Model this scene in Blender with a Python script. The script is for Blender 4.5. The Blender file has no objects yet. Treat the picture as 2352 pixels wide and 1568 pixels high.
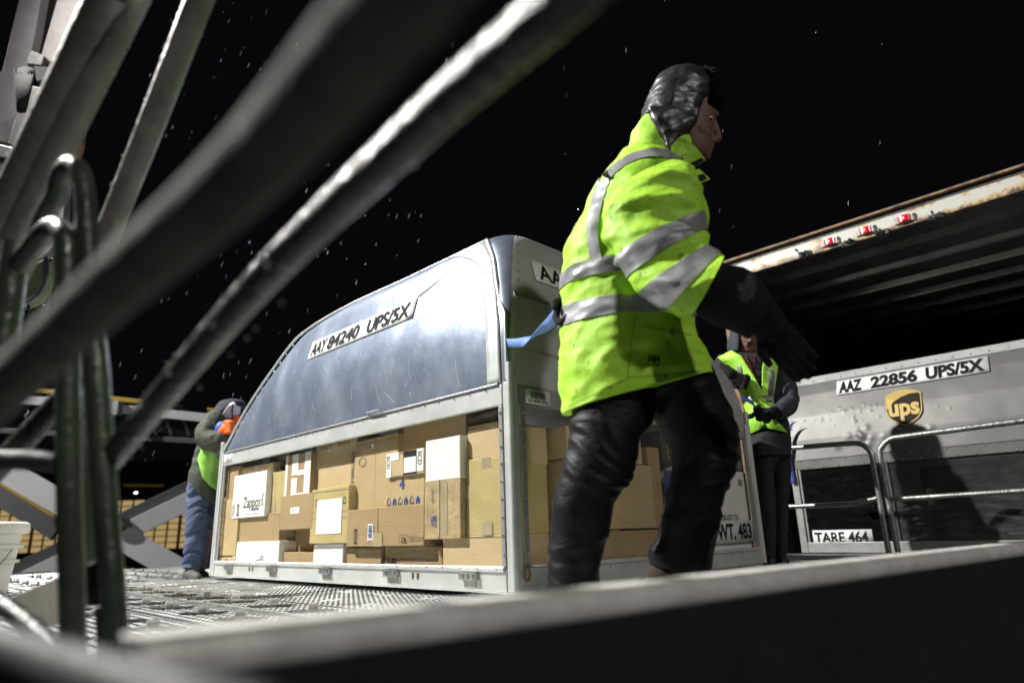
import bpy, bmesh, math, random
from mathutils import Vector, Matrix, noise
from mathutils.bvhtree import BVHTree
R = math.radians
S = bpy.context.scene
col = S.collection
rnd = random.Random(7)

# ------------------------------------------------------------------ camera
FPX, CX, CY = 1518.0, 1176.0, 784.0          # photograph read on a 2352 x 1568 grid
PITCH, ROLL, CAMH = 0.2796, 0.0311, 0.27
FW = Vector((0, math.cos(PITCH), math.sin(PITCH)))
UP0 = Vector((0, -math.sin(PITCH), math.cos(PITCH)))
RT0 = Vector((1, 0, 0))
cR, sR = math.cos(ROLL), math.sin(ROLL)
CAMO = Vector((0, 0, CAMH))
cam_d = bpy.data.cameras.new('camera'); cam = bpy.data.objects.new('camera', cam_d); col.objects.link(cam)
rgt = RT0 * cR - UP0 * sR; upv = RT0 * sR + UP0 * cR
m = Matrix((rgt, upv, -FW)).transposed().to_4x4(); m.translation = CAMO
cam.matrix_world = m
cam_d.lens = 36 * FPX / 2352; cam_d.sensor_width = 36; cam_d.clip_end = 2000; cam_d.clip_start = 0.02
cam_d.dof.use_dof = True; cam_d.dof.focus_distance = 3.3; cam_d.dof.aperture_fstop = 1.6
S.camera = cam

# ------------------------------------------------------------------ night sky and floodlights
W = bpy.data.worlds.new('World'); S.world = W; W.use_nodes = True
wn = W.node_tree.nodes; wl = W.node_tree.links
bg = wn['Background']
bg.inputs[0].default_value = (0.5, 0.45, 0.6, 1)
sky = wn.new('ShaderNodeTexSky'); sky.sky_type = 'NISHITA'; sky.sun_disc = False
sky.sun_elevation = R(-9); sky.sun_rotation = R(250)
mixw = wn.new('ShaderNodeMixRGB'); mixw.blend_type = 'ADD'; mixw.inputs[0].default_value = 1; mixw.inputs[2].default_value = (0.0022, 0.0019, 0.0028, 1)
wl.new(sky.outputs[0], mixw.inputs[1]); wl.new(mixw.outputs[0], bg.inputs[0]); bg.inputs[1].default_value = 1.0
def flood(name, loc, tgt, watts, colr, size, spread=110):
    d = bpy.data.lights.new(name, 'SPOT'); d.energy = watts; d.color = colr
    d.shadow_soft_size = size; d.spot_size = R(spread); d.spot_blend = 0.75
    o = bpy.data.objects.new(name, d); col.objects.link(o); o.location = loc
    o.rotation_euler = (Vector(tgt) - Vector(loc)).to_track_quat('-Z', 'Y').to_euler()
    return o
flood('floodlight_key', (-7.2, 3.2, 7.5), (0, 3.6, 1), 10500, (1.0, 0.985, 0.95), 0.12, 80)
flood('floodlight_apron', (7.5, -8.5, 8.0), (0.5, 4, 1), 2500, (1.0, 0.95, 0.90), 0.4, 90)
flood('scissor_lift_fill', (-16, 3, 9), (-5.5, 12, 1), 7000, (1.0, 0.98, 0.95), 0.3, 60)  # unseen spot added to brighten the scissor lift arms
S.view_settings.view_transform = 'Standard'; S.view_settings.look = 'None'; S.view_settings.exposure = 0.0
S.render.engine = 'CYCLES'

# ------------------------------------------------------------------ pixel helpers -> real positions
def ray(u, v):
    x = u - CX; y = v - CY
    return FW + RT0 * ((x * cR - y * sR) / FPX) + UP0 * ((-x * sR - y * cR) / FPX)
def at(u, v, d): return CAMO + ray(u, v) * d
def onp(u, v, n, d0):
    r = ray(u, v); return CAMO + r * ((d0 - CAMO.dot(n)) / r.dot(n))
def py(u, v, Y): return onp(u, v, Vector((0, 1, 0)), Y)
def gr(u, v, z=0): return onp(u, v, Vector((0, 0, 1)), z)
A45 = R(45)
XR = Vector((math.cos(A45), math.sin(A45), 0)); YL = Vector((-math.sin(A45), math.cos(A45), 0)); ZZ = Vector((0, 0, 1))
N0 = Vector((-0.0146, 2.882, 0))
def frame_m(o): return Matrix.Translation(o) @ Matrix.Rotation(A45, 4, 'Z')
def loc_of(P, o): q = P - o; return Vector((q.dot(XR), q.dot(YL), q.z))
def onL(u, v, x=0.0, o=N0): return loc_of(onp(u, v, XR, o.dot(XR) + x), o)
def onRf(u, v, y=0.0, o=N0): return loc_of(onp(u, v, YL, o.dot(YL) + y), o)

# ------------------------------------------------------------------ materials
def new_mat(name):
    m = bpy.data.materials.new(name); m.use_nodes = True
    nt = m.node_tree; return m, nt, nt.nodes, nt.links, nt.nodes['Principled BSDF']
def ramp(N, pts):
    r = N.new('ShaderNodeValToRGB'); e = r.color_ramp.elements
    while len(e) < len(pts): e.new(0.5)
    for k, (p, c) in enumerate(pts):
        e[k].position = p; e[k].color = (*c, 1) if len(c) == 3 else c
    return r
def mat(name, c, rough=0.5, metal=0.0, c2=None, nscale=6, bump=0.0, bscale=40, rvar=0.0, stretch=(1, 1, 1), emis=None, spec=0.5, detail=6, coat=0.0, sheen=0.0):
    m, nt, N, L, B = new_mat(name)
    tc = N.new('ShaderNodeTexCoord'); mp = N.new('ShaderNodeMapping'); mp.inputs['Scale'].default_value = stretch
    L.new(tc.outputs['Object'], mp.inputs[0])
    nz = N.new('ShaderNodeTexNoise'); nz.inputs['Scale'].default_value = nscale; nz.inputs['Detail'].default_value = detail; nz.inputs['Roughness'].default_value = 0.62
    L.new(mp.outputs[0], nz.inputs[0])
    if c2 is None: c2 = tuple(x * 0.72 for x in c)
    r = ramp(N, [(0.32, c2), (0.68, c)]); L.new(nz.outputs[0], r.inputs[0]); L.new(r.outputs[0], B.inputs['Base Color'])
    B.inputs['Roughness'].default_value = rough; B.inputs['Metallic'].default_value = metal
    B.inputs['Specular IOR Level'].default_value = spec
    if coat: B.inputs['Coat Weight'].default_value = coat; B.inputs['Coat Roughness'].default_value = 0.25
    if sheen: B.inputs['Sheen Weight'].default_value = sheen
    if rvar:
        mr = N.new('ShaderNodeMapRange'); mr.inputs[1].default_value = 0.3; mr.inputs[2].default_value = 0.7
        mr.inputs[3].default_value = max(0.03, rough - rvar); mr.inputs[4].default_value = min(1, rough + rvar)
        n2 = N.new('ShaderNodeTexNoise'); n2.inputs['Scale'].default_value = nscale * 2.3; n2.inputs['Detail'].default_value = 8
        L.new(mp.outputs[0], n2.inputs[0]); L.new(n2.outputs[0], mr.inputs[0]); L.new(mr.outputs[0], B.inputs['Roughness'])
    if bump:
        bn = N.new('ShaderNodeTexNoise'); bn.inputs['Scale'].default_value = bscale; bn.inputs['Detail'].default_value = 5
        L.new(mp.outputs[0], bn.inputs[0])
        bb = N.new('ShaderNodeBump'); bb.inputs['Strength'].default_value = bump; bb.inputs['Distance'].default_value = 0.01
        L.new(bn.outputs[0], bb.inputs['Height']); L.new(bb.outputs[0], B.inputs['Normal'])
    if emis:
        B.inputs['Emission Color'].default_value = (*emis[0], 1); B.inputs['Emission Strength'].default_value = emis[1]
    return m
M = {}
M['channel'] = mat('channel_paint', (0.21, 0.205, 0.18), 0.45, 0.1, (0.12, 0.118, 0.10), 14, 0.4, 60, 0.1)
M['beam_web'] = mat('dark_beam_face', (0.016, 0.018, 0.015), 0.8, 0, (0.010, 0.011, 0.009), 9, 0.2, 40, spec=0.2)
M['chrome'] = mat('polished_roller_steel', (0.75, 0.75, 0.74), 0.2, 0.7, (0.6, 0.6, 0.6), 20)
M['dark_handrail'] = mat('dark_handrail', (0.15, 0.145, 0.125), 0.9, 0, (0.075, 0.073, 0.063), 30, 0.4, 60, spec=0.2)
M['galv'] = mat('galvanised_steel', (0.42, 0.43, 0.41), 0.42, 0.85, (0.22, 0.23, 0.21), 22, 0.25, 60, 0.12)
M['tube'] = mat('wet_tube_paint', (0.055, 0.055, 0.048), 0.3, 0.1, (0.026, 0.027, 0.023), 9, 0.5, 90, 0.14)
M['postgreen'] = mat('worn_green_tube', (0.09, 0.12, 0.085), 0.36, 0.3, (0.035, 0.045, 0.035), 8, 0.3, 60, 0.12)
M['alu_frame'] = mat('aluminium_frame', (0.60, 0.62, 0.60), 0.42, 0.45, (0.48, 0.51, 0.49), 5, 0.08, 30, 0.06)
M['alu_dull'] = mat('dull_aluminium', (0.34, 0.34, 0.33), 0.45, 0.4, (0.26, 0.26, 0.255), 7, 0.1, 60, 0.08)
M['rivet'] = mat('rivet_metal', (0.5, 0.5, 0.48), 0.3, 0.9)
M['dark_steel'] = mat('dark_steel', (0.045, 0.047, 0.043), 0.65, 0.1, (0.026, 0.028, 0.025), 9, 0.3, 50, 0.15)
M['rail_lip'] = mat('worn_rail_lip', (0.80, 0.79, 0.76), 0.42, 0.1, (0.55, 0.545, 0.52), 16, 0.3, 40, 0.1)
M['black'] = mat('black_rubber', (0.012, 0.012, 0.013), 0.6)
M['lexplate'] = mat('plate_white', (0.72, 0.72, 0.70), 0.45, 0, (0.6, 0.6, 0.58), 20)
M['ink'] = mat('lettering_black', (0.012, 0.012, 0.016), 0.75, spec=0.15)
M['ink_blue'] = mat('print_blue', (0.03, 0.05, 0.22), 0.6)
M['ink_grey'] = mat('print_grey', (0.14, 0.10, 0.06), 0.7)
M['gold'] = mat('emblem_gold', (0.40, 0.27, 0.045), 0.5, 0.1, (0.33, 0.22, 0.04))
M['brown'] = mat('emblem_brown', (0.02, 0.012, 0.01), 0.65, spec=0.15)
M['white_box'] = mat('white_card', (0.78, 0.78, 0.76), 0.7, 0, (0.7, 0.7, 0.68), 4)
M['tapeM'] = mat('packing_tape', (0.42, 0.35, 0.22), 0.3, 0)
M['tape_grey'] = mat('reflective_tape', (0.27, 0.275, 0.28), 0.42, 0.25, (0.22, 0.225, 0.23), 30, 0.1, 200)
M['skin'] = mat('skin', (0.15, 0.078, 0.052), 0.65, 0, (0.09, 0.045, 0.03), 30, 0.15, 120)
M['hair'] = mat('dark_hair', (0.02, 0.016, 0.013), 0.7)
M['leather'] = mat('black_leather', (0.022, 0.021, 0.024), 0.42, 0, (0.015, 0.014, 0.017), 10, 0.35, 30, 0.06, spec=0.7)
M['fur'] = mat('black_fur', (0.006, 0.006, 0.006), 0.95, 0, None, 80, 1.0, 260, spec=0.1)
M['nylon'] = mat('black_nylon', (0.0045, 0.0045, 0.0065), 0.55, 0, (0.003, 0.003, 0.0045), 14, 0.22, 45, 0.0, (1, 1, 2.6), spec=0.2)
M['black_knit'] = mat('black_glove_fabric', (0.008, 0.008, 0.009), 0.8, 0, None, 40, 0.6, 150, spec=0.2)
M['boot'] = mat('tan_boot', (0.03, 0.016, 0.006), 0.9, 0, (0.02, 0.01, 0.004), 20, 0.4, 80)
M['olive'] = mat('olive_jacket', (0.045, 0.052, 0.032), 0.8, 0, (0.03, 0.036, 0.022), 14, 0.5, 60)
M['jean'] = mat('blue_denim', (0.05, 0.075, 0.14), 0.85, 0, (0.028, 0.042, 0.08), 9, 0.6, 60)
M['hood_dark'] = mat('navy_hood', (0.02, 0.022, 0.035), 0.85, 0, None, 20, 0.5, 80)
M['hood_lining'] = mat('white_lining', (0.6, 0.6, 0.66), 0.85, 0, (0.45, 0.45, 0.5), 20, 0.5, 80)
M['hoodie'] = mat('blue_grey_hoodie', (0.04, 0.045, 0.062), 0.9, 0, (0.025, 0.028, 0.04), 20, 0.5, 80)
M['dark_cloth'] = mat('dark_cloth', (0.012, 0.012, 0.014), 0.8, 0, None, 20, 0.5, 80)
M['orange'] = mat('orange_rubber', (0.75, 0.13, 0.02), 0.5, 0, (0.6, 0.09, 0.015), 30, 0.2, 90)
M['blue'] = mat('blue_cuff', (0.04, 0.09, 0.42), 0.6)
M['strap'] = mat('blue_webbing', (0.16, 0.27, 0.60), 0.55, 0, (0.10, 0.19, 0.48), 60, 0.4, 300)
M['strap_dark'] = mat('dark_blue_webbing', (0.05, 0.07, 0.3), 0.6, 0, (0.035, 0.05, 0.22), 60, 0.4, 300)
M['red'] = mat('red_lanyard', (0.5, 0.03, 0.025), 0.5)
M['shoe'] = mat('grey_shoe', (0.07, 0.065, 0.055), 0.7, 0, (0.03, 0.03, 0.028), 40, 0.6, 90)
M['pail'] = mat('white_plastic', (0.72, 0.71, 0.66), 0.4, 0, (0.6, 0.59, 0.54), 8, 0.05, 20)
M['liftwhite'] = mat('lift_white_paint', (0.62, 0.62, 0.64), 0.5, 0, (0.52, 0.52, 0.54), 1.2, 0.1, 5)
M['liftgrey'] = mat('lift_grey_paint', (0.10, 0.10, 0.105), 0.5, 0, (0.07, 0.07, 0.072), 1.5)
M['yellow'] = mat('yellow_paint', (0.50, 0.34, 0.03), 0.5, 0, (0.35, 0.24, 0.02), 3)
M['panel'] = mat('white_panel', (0.45, 0.43, 0.435), 0.4, 0, (0.36, 0.345, 0.35), 5, 0.2, 50)
M['pink_panel'] = mat('worn_pale_panel', (0.40, 0.35, 0.345), 0.45, 0, (0.30, 0.26, 0.255), 6, 0.25, 60)
M['greymetal'] = mat('grey_sheet_metal', (0.27, 0.27, 0.26), 0.45, 0.5, (0.17, 0.16, 0.15), 8, 0.3, 40)
M['rubber_mat'] = mat('brown_rubber_mat', (0.014, 0.011, 0.010), 0.85, 0, (0.008, 0.006, 0.005), 14, 0.4, 70)
M['seat'] = mat('green_vinyl', (0.13, 0.17, 0.08), 0.5, 0, (0.09, 0.12, 0.06), 20, 0.5, 200)
M['piping'] = mat('dark_blue_piping', (0.02, 0.03, 0.05), 0.3, 0.2)
M['asphalt'] = mat('asphalt', (0.05, 0.05, 0.05), 0.8, 0, (0.035, 0.035, 0.036), 3, 0.4, 60)
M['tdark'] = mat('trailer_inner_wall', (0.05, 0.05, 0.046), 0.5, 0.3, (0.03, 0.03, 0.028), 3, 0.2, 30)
M['rain'] = mat('sleet', (0.75, 0.77, 0.8), 0.25, 0)
M['amber'] = mat('amber_lamp', (0.8, 0.2, 0.05), 0.4, emis=((1, 0.22, 0.05), 9))
M['whitelamp'] = mat('white_lamp', (0.8, 0.85, 0.9), 0.4, emis=((0.8, 0.9, 1), 6))
M['redlens'] = mat('red_lens', (0.6, 0.01, 0.02), 0.2, 0, None, emis=((1, 0.02, 0.06), 0.12))
M['redglow'] = mat('red_diode', (1, 0.2, 0.2), 0.3, 0, None, emis=((1, 0.25, 0.22), 8))
M['lens_base'] = mat('lamp_base_grey', (0.4, 0.4, 0.38), 0.5)
M['sling'] = mat('polythene', (0.10, 0.10, 0.105), 0.5, 0, (0.05, 0.05, 0.055), 3, 0.3, 8, 0.05)

def vest_mat(name, c, c2):
    m, nt, N, L, B = new_mat(name)
    tc = N.new('ShaderNodeTexCoord')
    nz = N.new('ShaderNodeTexNoise'); nz.inputs['Scale'].default_value = 9; nz.inputs['Detail'].default_value = 8; L.new(tc.outputs['Object'], nz.inputs[0])
    r = ramp(N, [(0.30, c2), (0.52, c)]); L.new(nz.outputs[0], r.inputs[0])
    sp = N.new('ShaderNodeTexNoise'); sp.inputs['Scale'].default_value = 34; sp.inputs['Detail'].default_value = 3; L.new(tc.outputs['Object'], sp.inputs[0])
    sr = ramp(N, [(0.28, (0.5, 0.45, 0.36)), (0.37, (1, 1, 1))]); L.new(sp.outputs[0], sr.inputs[0])
    mx = N.new('ShaderNodeMixRGB'); mx.blend_type = 'MULTIPLY'; mx.inputs[0].default_value = 1
    L.new(r.outputs[0], mx.inputs[1]); L.new(sr.outputs[0], mx.inputs[2]); L.new(mx.outputs[0], B.inputs['Base Color'])
    B.inputs['Roughness'].default_value = 0.62
    bn = N.new('ShaderNodeTexNoise'); bn.inputs['Scale'].default_value = 16; bn.inputs['Detail'].default_value = 3; L.new(tc.outputs['Object'], bn.inputs[0])
    bb = N.new('ShaderNodeBump'); bb.inputs['Strength'].default_value = 0.5; bb.inputs['Distance'].default_value = 0.012
    L.new(bn.outputs[0], bb.inputs['Height']); L.new(bb.outputs[0], B.inputs['Normal'])
    return m
M['hiviz'] = vest_mat('high_visibility_yellow', (0.37, 0.68, 0.035), (0.28, 0.55, 0.025))
M['vestgreen'] = vest_mat('vest_green', (0.27, 0.58, 0.09), (0.18, 0.42, 0.05))
M['vestyel'] = vest_mat('vest_yellow_green', (0.42, 0.85, 0.08), (0.3, 0.66, 0.05))

def cardboard(name, c, seed):
    m, nt, N, L, B = new_mat(name)
    tc = N.new('ShaderNodeTexCoord'); mp = N.new('ShaderNodeMapping'); mp.inputs['Location'].default_value = (seed, seed * 2, 0)
    L.new(tc.outputs['Object'], mp.inputs[0])
    nz = N.new('ShaderNodeTexNoise'); nz.inputs['Scale'].default_value = 5; nz.inputs['Detail'].default_value = 7; L.new(mp.outputs[0], nz.inputs[0])
    r = ramp(N, [(0.3, tuple(x * 0.84 for x in c)), (0.7, c)]); L.new(nz.outputs[0], r.inputs[0]); L.new(r.outputs[0], B.inputs['Base Color'])
    B.inputs['Roughness'].default_value = 0.8
    wv = N.new('ShaderNodeTexWave'); wv.inputs['Scale'].default_value = 45; wv.bands_direction = 'Z'; L.new(mp.outputs[0], wv.inputs[0])
    n2 = N.new('ShaderNodeTexNoise'); n2.inputs['Scale'].default_value = 7; L.new(mp.outputs[0], n2.inputs[0])
    ad = N.new('ShaderNodeMath'); ad.operation = 'MULTIPLY_ADD'; ad.inputs[1].default_value = 6; L.new(n2.outputs[0], ad.inputs[0]); L.new(wv.outputs[1], ad.inputs[2])
    bb = N.new('ShaderNodeBump'); bb.inputs['Strength'].default_value = 0.25; bb.inputs['Distance'].default_value = 0.003
    L.new(ad.outputs[0], bb.inputs['Height']); L.new(bb.outputs[0], B.inputs['Normal'])
    return m
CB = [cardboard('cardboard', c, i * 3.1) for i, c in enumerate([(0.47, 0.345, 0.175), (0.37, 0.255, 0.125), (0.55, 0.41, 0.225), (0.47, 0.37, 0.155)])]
M['cb_worn'] = mat('worn_cardboard', (0.50, 0.37, 0.19), 0.7, 0, (0.28, 0.20, 0.11), 11, 0.6, 30)

def hood_metal():
    m, nt, N, L, B = new_mat('scratched_aluminium_sheet')
    tc = N.new('ShaderNodeTexCoord')
    B.inputs['Metallic'].default_value = 0.6
    n1 = N.new('ShaderNodeTexNoise'); n1.inputs['Scale'].default_value = 2.6; n1.inputs['Detail'].default_value = 9; n1.inputs['Roughness'].default_value = 0.7
    L.new(tc.outputs['Object'], n1.inputs[0])
    def streak(rot, sc, sx, lo, hi):
        mp = N.new('ShaderNodeMapping'); mp.inputs['Rotation'].default_value = rot; mp.inputs['Scale'].default_value = sx
        L.new(tc.outputs['Object'], mp.inputs[0])
        nz = N.new('ShaderNodeTexNoise'); nz.inputs['Scale'].default_value = sc; nz.inputs['Detail'].default_value = 5; L.new(mp.outputs[0], nz.inputs[0])
        mr = N.new('ShaderNodeMapRange'); mr.inputs[1].default_value = lo; mr.inputs[2].default_value = hi; L.new(nz.outputs[0], mr.inputs[0]); return mr
    s1 = streak((R(35), 0, 0), 3.0, (1, 1.4, 1.0), 0.42, 0.85)
    s2 = streak((R(-50), 0, R(10)), 26, (1, 6, 0.4), 0.60, 0.9)
    s3 = streak((R(28), 0, 0), 40, (1, 6, 0.35), 0.60, 0.85)
    ad = N.new('ShaderNodeMath'); ad.operation = 'ADD'; L.new(s1.outputs[0], ad.inputs[0]); L.new(s2.outputs[0], ad.inputs[1])
    ad2 = N.new('ShaderNodeMath'); ad2.operation = 'ADD'; L.new(ad.outputs[0], ad2.inputs[0]); L.new(s3.outputs[0], ad2.inputs[1])
    mu = N.new('ShaderNodeMath'); mu.operation = 'MULTIPLY'; L.new(ad2.outputs[0], mu.inputs[0]); L.new(n1.outputs[0], mu.inputs[1]); mu.use_clamp = True
    cr = ramp(N, [(0.0, (0.19, 0.225, 0.30)), (0.4, (0.29, 0.33, 0.41)), (0.9, (0.68, 0.72, 0.80))]); L.new(mu.outputs[0], cr.inputs[0]); L.new(cr.outputs[0], B.inputs['Base Color'])
    rr = N.new('ShaderNodeMapRange'); rr.inputs[3].default_value = 0.34; rr.inputs[4].default_value = 0.5; L.new(mu.outputs[0], rr.inputs[0]); L.new(rr.outputs[0], B.inputs['Roughness'])
    bn = N.new('ShaderNodeTexNoise'); bn.inputs['Scale'].default_value = 3.0; bn.inputs['Detail'].default_value = 4; L.new(tc.outputs['Object'], bn.inputs[0])
    bb = N.new('ShaderNodeBump'); bb.inputs['Strength'].default_value = 0.35; bb.inputs['Distance'].default_value = 0.02; L.new(bn.outputs[0], bb.inputs['Height'])
    b2 = N.new('ShaderNodeBump'); b2.inputs['Strength'].default_value = 0.12; b2.inputs['Distance'].default_value = 0.002; L.new(mu.outputs[0], b2.inputs['Height'])
    L.new(bb.outputs[0], b2.inputs['Normal']); L.new(b2.outputs[0], B.inputs['Normal'])
    return m
M['hood'] = hood_metal()
M['hood_side'] = mat('ambient_lit_sheet', (0.46, 0.455, 0.45), 0.42, 0.15, (0.36, 0.355, 0.35), 2.5, 0.25, 9, 0.08, spec=0.6)  # same shell sheet, lightened to stand for ambient reflection on the shaded side

def panel_metal():
    m, nt, N, L, B = new_mat('dented_aluminium_panel')
    tc = N.new('ShaderNodeTexCoord'); B.inputs['Metallic'].default_value = 0.45
    n1 = N.new('ShaderNodeTexNoise'); n1.inputs['Scale'].default_value = 3; n1.inputs['Detail'].default_value = 8; L.new(tc.outputs['Object'], n1.inputs[0])
    cr = ramp(N, [(0.3, (0.105, 0.103, 0.098)), (0.7, (0.15, 0.147, 0.14))]); L.new(n1.outputs[0], cr.inputs[0]); L.new(cr.outputs[0], B.inputs['Base Color'])
    B.inputs['Roughness'].default_value = 0.5
    bn = N.new('ShaderNodeTexNoise'); bn.inputs['Scale'].default_value = 2.4; bn.inputs['Detail'].default_value = 2; L.new(tc.outputs['Object'], bn.inputs[0])
    bb = N.new('ShaderNodeBump'); bb.inputs['Strength'].default_value = 0.35; bb.inputs['Distance'].default_value = 0.03; L.new(bn.outputs[0], bb.inputs['Height'])
    L.new(bb.outputs[0], B.inputs['Normal'])
    return m
M['panel_metal'] = panel_metal()

def clear_mat(name, tint, haze, rough, lo=0.0, det=9):
    m, nt, N, L, B = new_mat(name)
    out = N['Material Output']
    tr = N.new('ShaderNodeBsdfTransparent'); tr.inputs[0].default_value = (*tint, 1)
    gl = N.new('ShaderNodeBsdfGlossy'); gl.inputs['Roughness'].default_value = rough; gl.inputs[0].default_value = (0.9, 0.9, 0.9, 1)
    df = N.new('ShaderNodeBsdfDiffuse'); df.inputs[0].default_value = (0.5, 0.5, 0.48, 1)
    fr = N.new('ShaderNodeLayerWeight'); fr.inputs[0].default_value = 0.5
    pw = N.new('ShaderNodeMath'); pw.operation = 'POWER'; pw.inputs[1].default_value = 4; L.new(fr.outputs[1], pw.inputs[0])
    ma = N.new('ShaderNodeMath'); ma.operation = 'MULTIPLY_ADD'; ma.inputs[1].default_value = 0.5; ma.inputs[2].default_value = 0.04; L.new(pw.outputs[0], ma.inputs[0])
    m1 = N.new('ShaderNodeMixShader'); L.new(ma.outputs[0], m1.inputs[0]); L.new(tr.outputs[0], m1.inputs[1]); L.new(gl.outputs[0], m1.inputs[2])
    tc = N.new('ShaderNodeTexCoord'); mp = N.new('ShaderNodeMapping'); mp.inputs['Scale'].default_value = (1, 1.2, 4); mp.inputs['Rotation'].default_value = (R(35), 0, 0)
    L.new(tc.outputs['Object'], mp.inputs[0])
    nz = N.new('ShaderNodeTexNoise'); nz.inputs['Scale'].default_value = 5; nz.inputs['Detail'].default_value = det; nz.inputs['Roughness'].default_value = 0.75; L.new(mp.outputs[0], nz.inputs[0])
    mr = N.new('ShaderNodeMapRange'); mr.inputs[1].default_value = 0.45; mr.inputs[2].default_value = 0.8; mr.inputs[3].default_value = lo; mr.inputs[4].default_value = haze; L.new(nz.outputs[0], mr.inputs[0])
    m2 = N.new('ShaderNodeMixShader'); L.new(mr.outputs[0], m2.inputs[0]); L.new(m1.outputs[0], m2.inputs[1]); L.new(df.outputs[0], m2.inputs[2])
    L.new(m2.outputs[0], out.inputs[0])
    return m
M['clear'] = clear_mat('clear_plastic', (0.96, 0.965, 0.94), 0.10, 0.08)
M['clear_dark'] = clear_mat('scuffed_clear_plastic', (0.45, 0.46, 0.46), 0.10, 0.12, 0.045, 4)
M['clear_shade'] = clear_mat('smoky_clear_plastic', (0.4, 0.4, 0.4), 0.02, 0.12, 0.006, 4)

def deck_mat():
    m, nt, N, L, B = new_mat('wet_tread_plate')
    tc = N.new('ShaderNodeTexCoord'); sep = N.new('ShaderNodeSeparateXYZ'); L.new(tc.outputs['Object'], sep.inputs[0])
    def mth(op, a, b=None, c=None):
        n = N.new('ShaderNodeMath'); n.operation = op
        for k, x in enumerate((a, b, c)):
            if x is None: continue
            if isinstance(x, (int, float)): n.inputs[k].default_value = x
            else: L.new(x, n.inputs[k])
        return n.outputs[0]
    p = 0.042
    # raised studs: staggered grid, each stud longer one way
    xx = mth('DIVIDE', sep.outputs[0], p); yy = mth('DIVIDE', sep.outputs[1], p * 0.62)
    row = mth('FLOOR', xx); off = mth('MULTIPLY', mth('MODULO', row, 2), 0.5)
    fx = mth('SUBTRACT', mth('FRACT', xx), 0.5); fy = mth('SUBTRACT', mth('FRACT', mth('ADD', yy, off)), 0.5)
    d = mth('SQRT', mth('ADD', mth('MULTIPLY', mth('MULTIPLY', fx, fx), 1.2), mth('MULTIPLY', mth('MULTIPLY', fy, fy), 3.0)))
    mr = N.new('ShaderNodeMapRange'); mr.interpolation_type = 'SMOOTHSTEP'; mr.inputs[1].default_value = 0.40; mr.inputs[2].default_value = 0.15; L.new(d, mr.inputs[0])
    nz = N.new('ShaderNodeTexNoise'); nz.inputs['Scale'].default_value = 4; nz.inputs['Detail'].default_value = 9; L.new(tc.outputs['Object'], nz.inputs[0])
    cr = ramp(N, [(0.3, (0.42, 0.44, 0.43)), (0.7, (0.66, 0.68, 0.67))]); L.new(nz.outputs[0], cr.inputs[0]); L.new(cr.outputs[0], B.inputs['Base Color'])
    B.inputs['Metallic'].default_value = 0.2
    rr = N.new('ShaderNodeMapRange'); rr.inputs[1].default_value = 0.35; rr.inputs[2].default_value = 0.65; rr.inputs[3].default_value = 0.2; rr.inputs[4].default_value = 0.5
    L.new(nz.outputs[0], rr.inputs[0]); L.new(rr.outputs[0], B.inputs['Roughness'])
    bb = N.new('ShaderNodeBump'); bb.inputs['Strength'].default_value = 1.0; bb.inputs['Distance'].default_value = 0.006; L.new(mr.outputs[0], bb.inputs['Height'])
    n3 = N.new('ShaderNodeTexNoise'); n3.inputs['Scale'].default_value = 70; L.new(tc.outputs['Object'], n3.inputs[0])
    b2 = N.new('ShaderNodeBump'); b2.inputs['Strength'].default_value = 0.25; b2.inputs['Distance'].default_value = 0.003; L.new(n3.outputs[0], b2.inputs['Height'])
    L.new(bb.outputs[0], b2.inputs['Normal']); L.new(b2.outputs[0], B.inputs['Normal'])
    return m
M['deck'] = deck_mat()

def fascia_mat():
    m, nt, N, L, B = new_mat('rusty_white_fascia')
    tc = N.new('ShaderNodeTexCoord')
    nz = N.new('ShaderNodeTexNoise'); nz.inputs['Scale'].default_value = 7; nz.inputs['Detail'].default_value = 10; nz.inputs['Roughness'].default_value = 0.7; L.new(tc.outputs['Object'], nz.inputs[0])
    sep = N.new('ShaderNodeSeparateXYZ'); L.new(tc.outputs['Object'], sep.inputs[0])
    # local z: 0 at the lower edge of the fascia, 1 unit = 1 m ; rust eats in from both edges
    ab = N.new('ShaderNodeMath'); ab.operation = 'ABSOLUTE'
    sb = N.new('ShaderNodeMath'); sb.operation = 'SUBTRACT'; sb.inputs[1].default_value = 2.56; L.new(sep.outputs[2], sb.inputs[0]); L.new(sb.outputs[0], ab.inputs[0])
    mu = N.new('ShaderNodeMath'); mu.operation = 'MULTIPLY_ADD'; mu.inputs[1].default_value = 3.4; L.new(ab.outputs[0], mu.inputs[0]); L.new(nz.outputs[0], mu.inputs[2])
    r = ramp(N, [(0.60, (0.42, 0.42, 0.38)), (0.68, (0.38, 0.26, 0.10)), (0.76, (0.10, 0.05, 0.025)), (0.86, (0.035, 0.03, 0.03))])
    L.new(mu.outputs[0], r.inputs[0]); L.new(r.outputs[0], B.inputs['Base Color']); B.inputs['Roughness'].default_value = 0.5
    bb = N.new('ShaderNodeBump'); bb.inputs['Strength'].default_value = 0.6; bb.inputs['Distance'].default_value = 0.004; L.new(mu.outputs[0], bb.inputs['Height']); L.new(bb.outputs[0], B.inputs['Normal'])
    return m
M['fascia'] = fascia_mat()
M['rust'] = mat('rust_edge', (0.30, 0.19, 0.09), 0.7, 0, (0.06, 0.035, 0.02), 12, 0.6, 40)
M['ceil'] = mat('trailer_roof_sheet', (0.2, 0.19, 0.175), 0.28, 0.75, (0.13, 0.125, 0.11), 2, 0.15, 8, 0.08)

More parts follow.
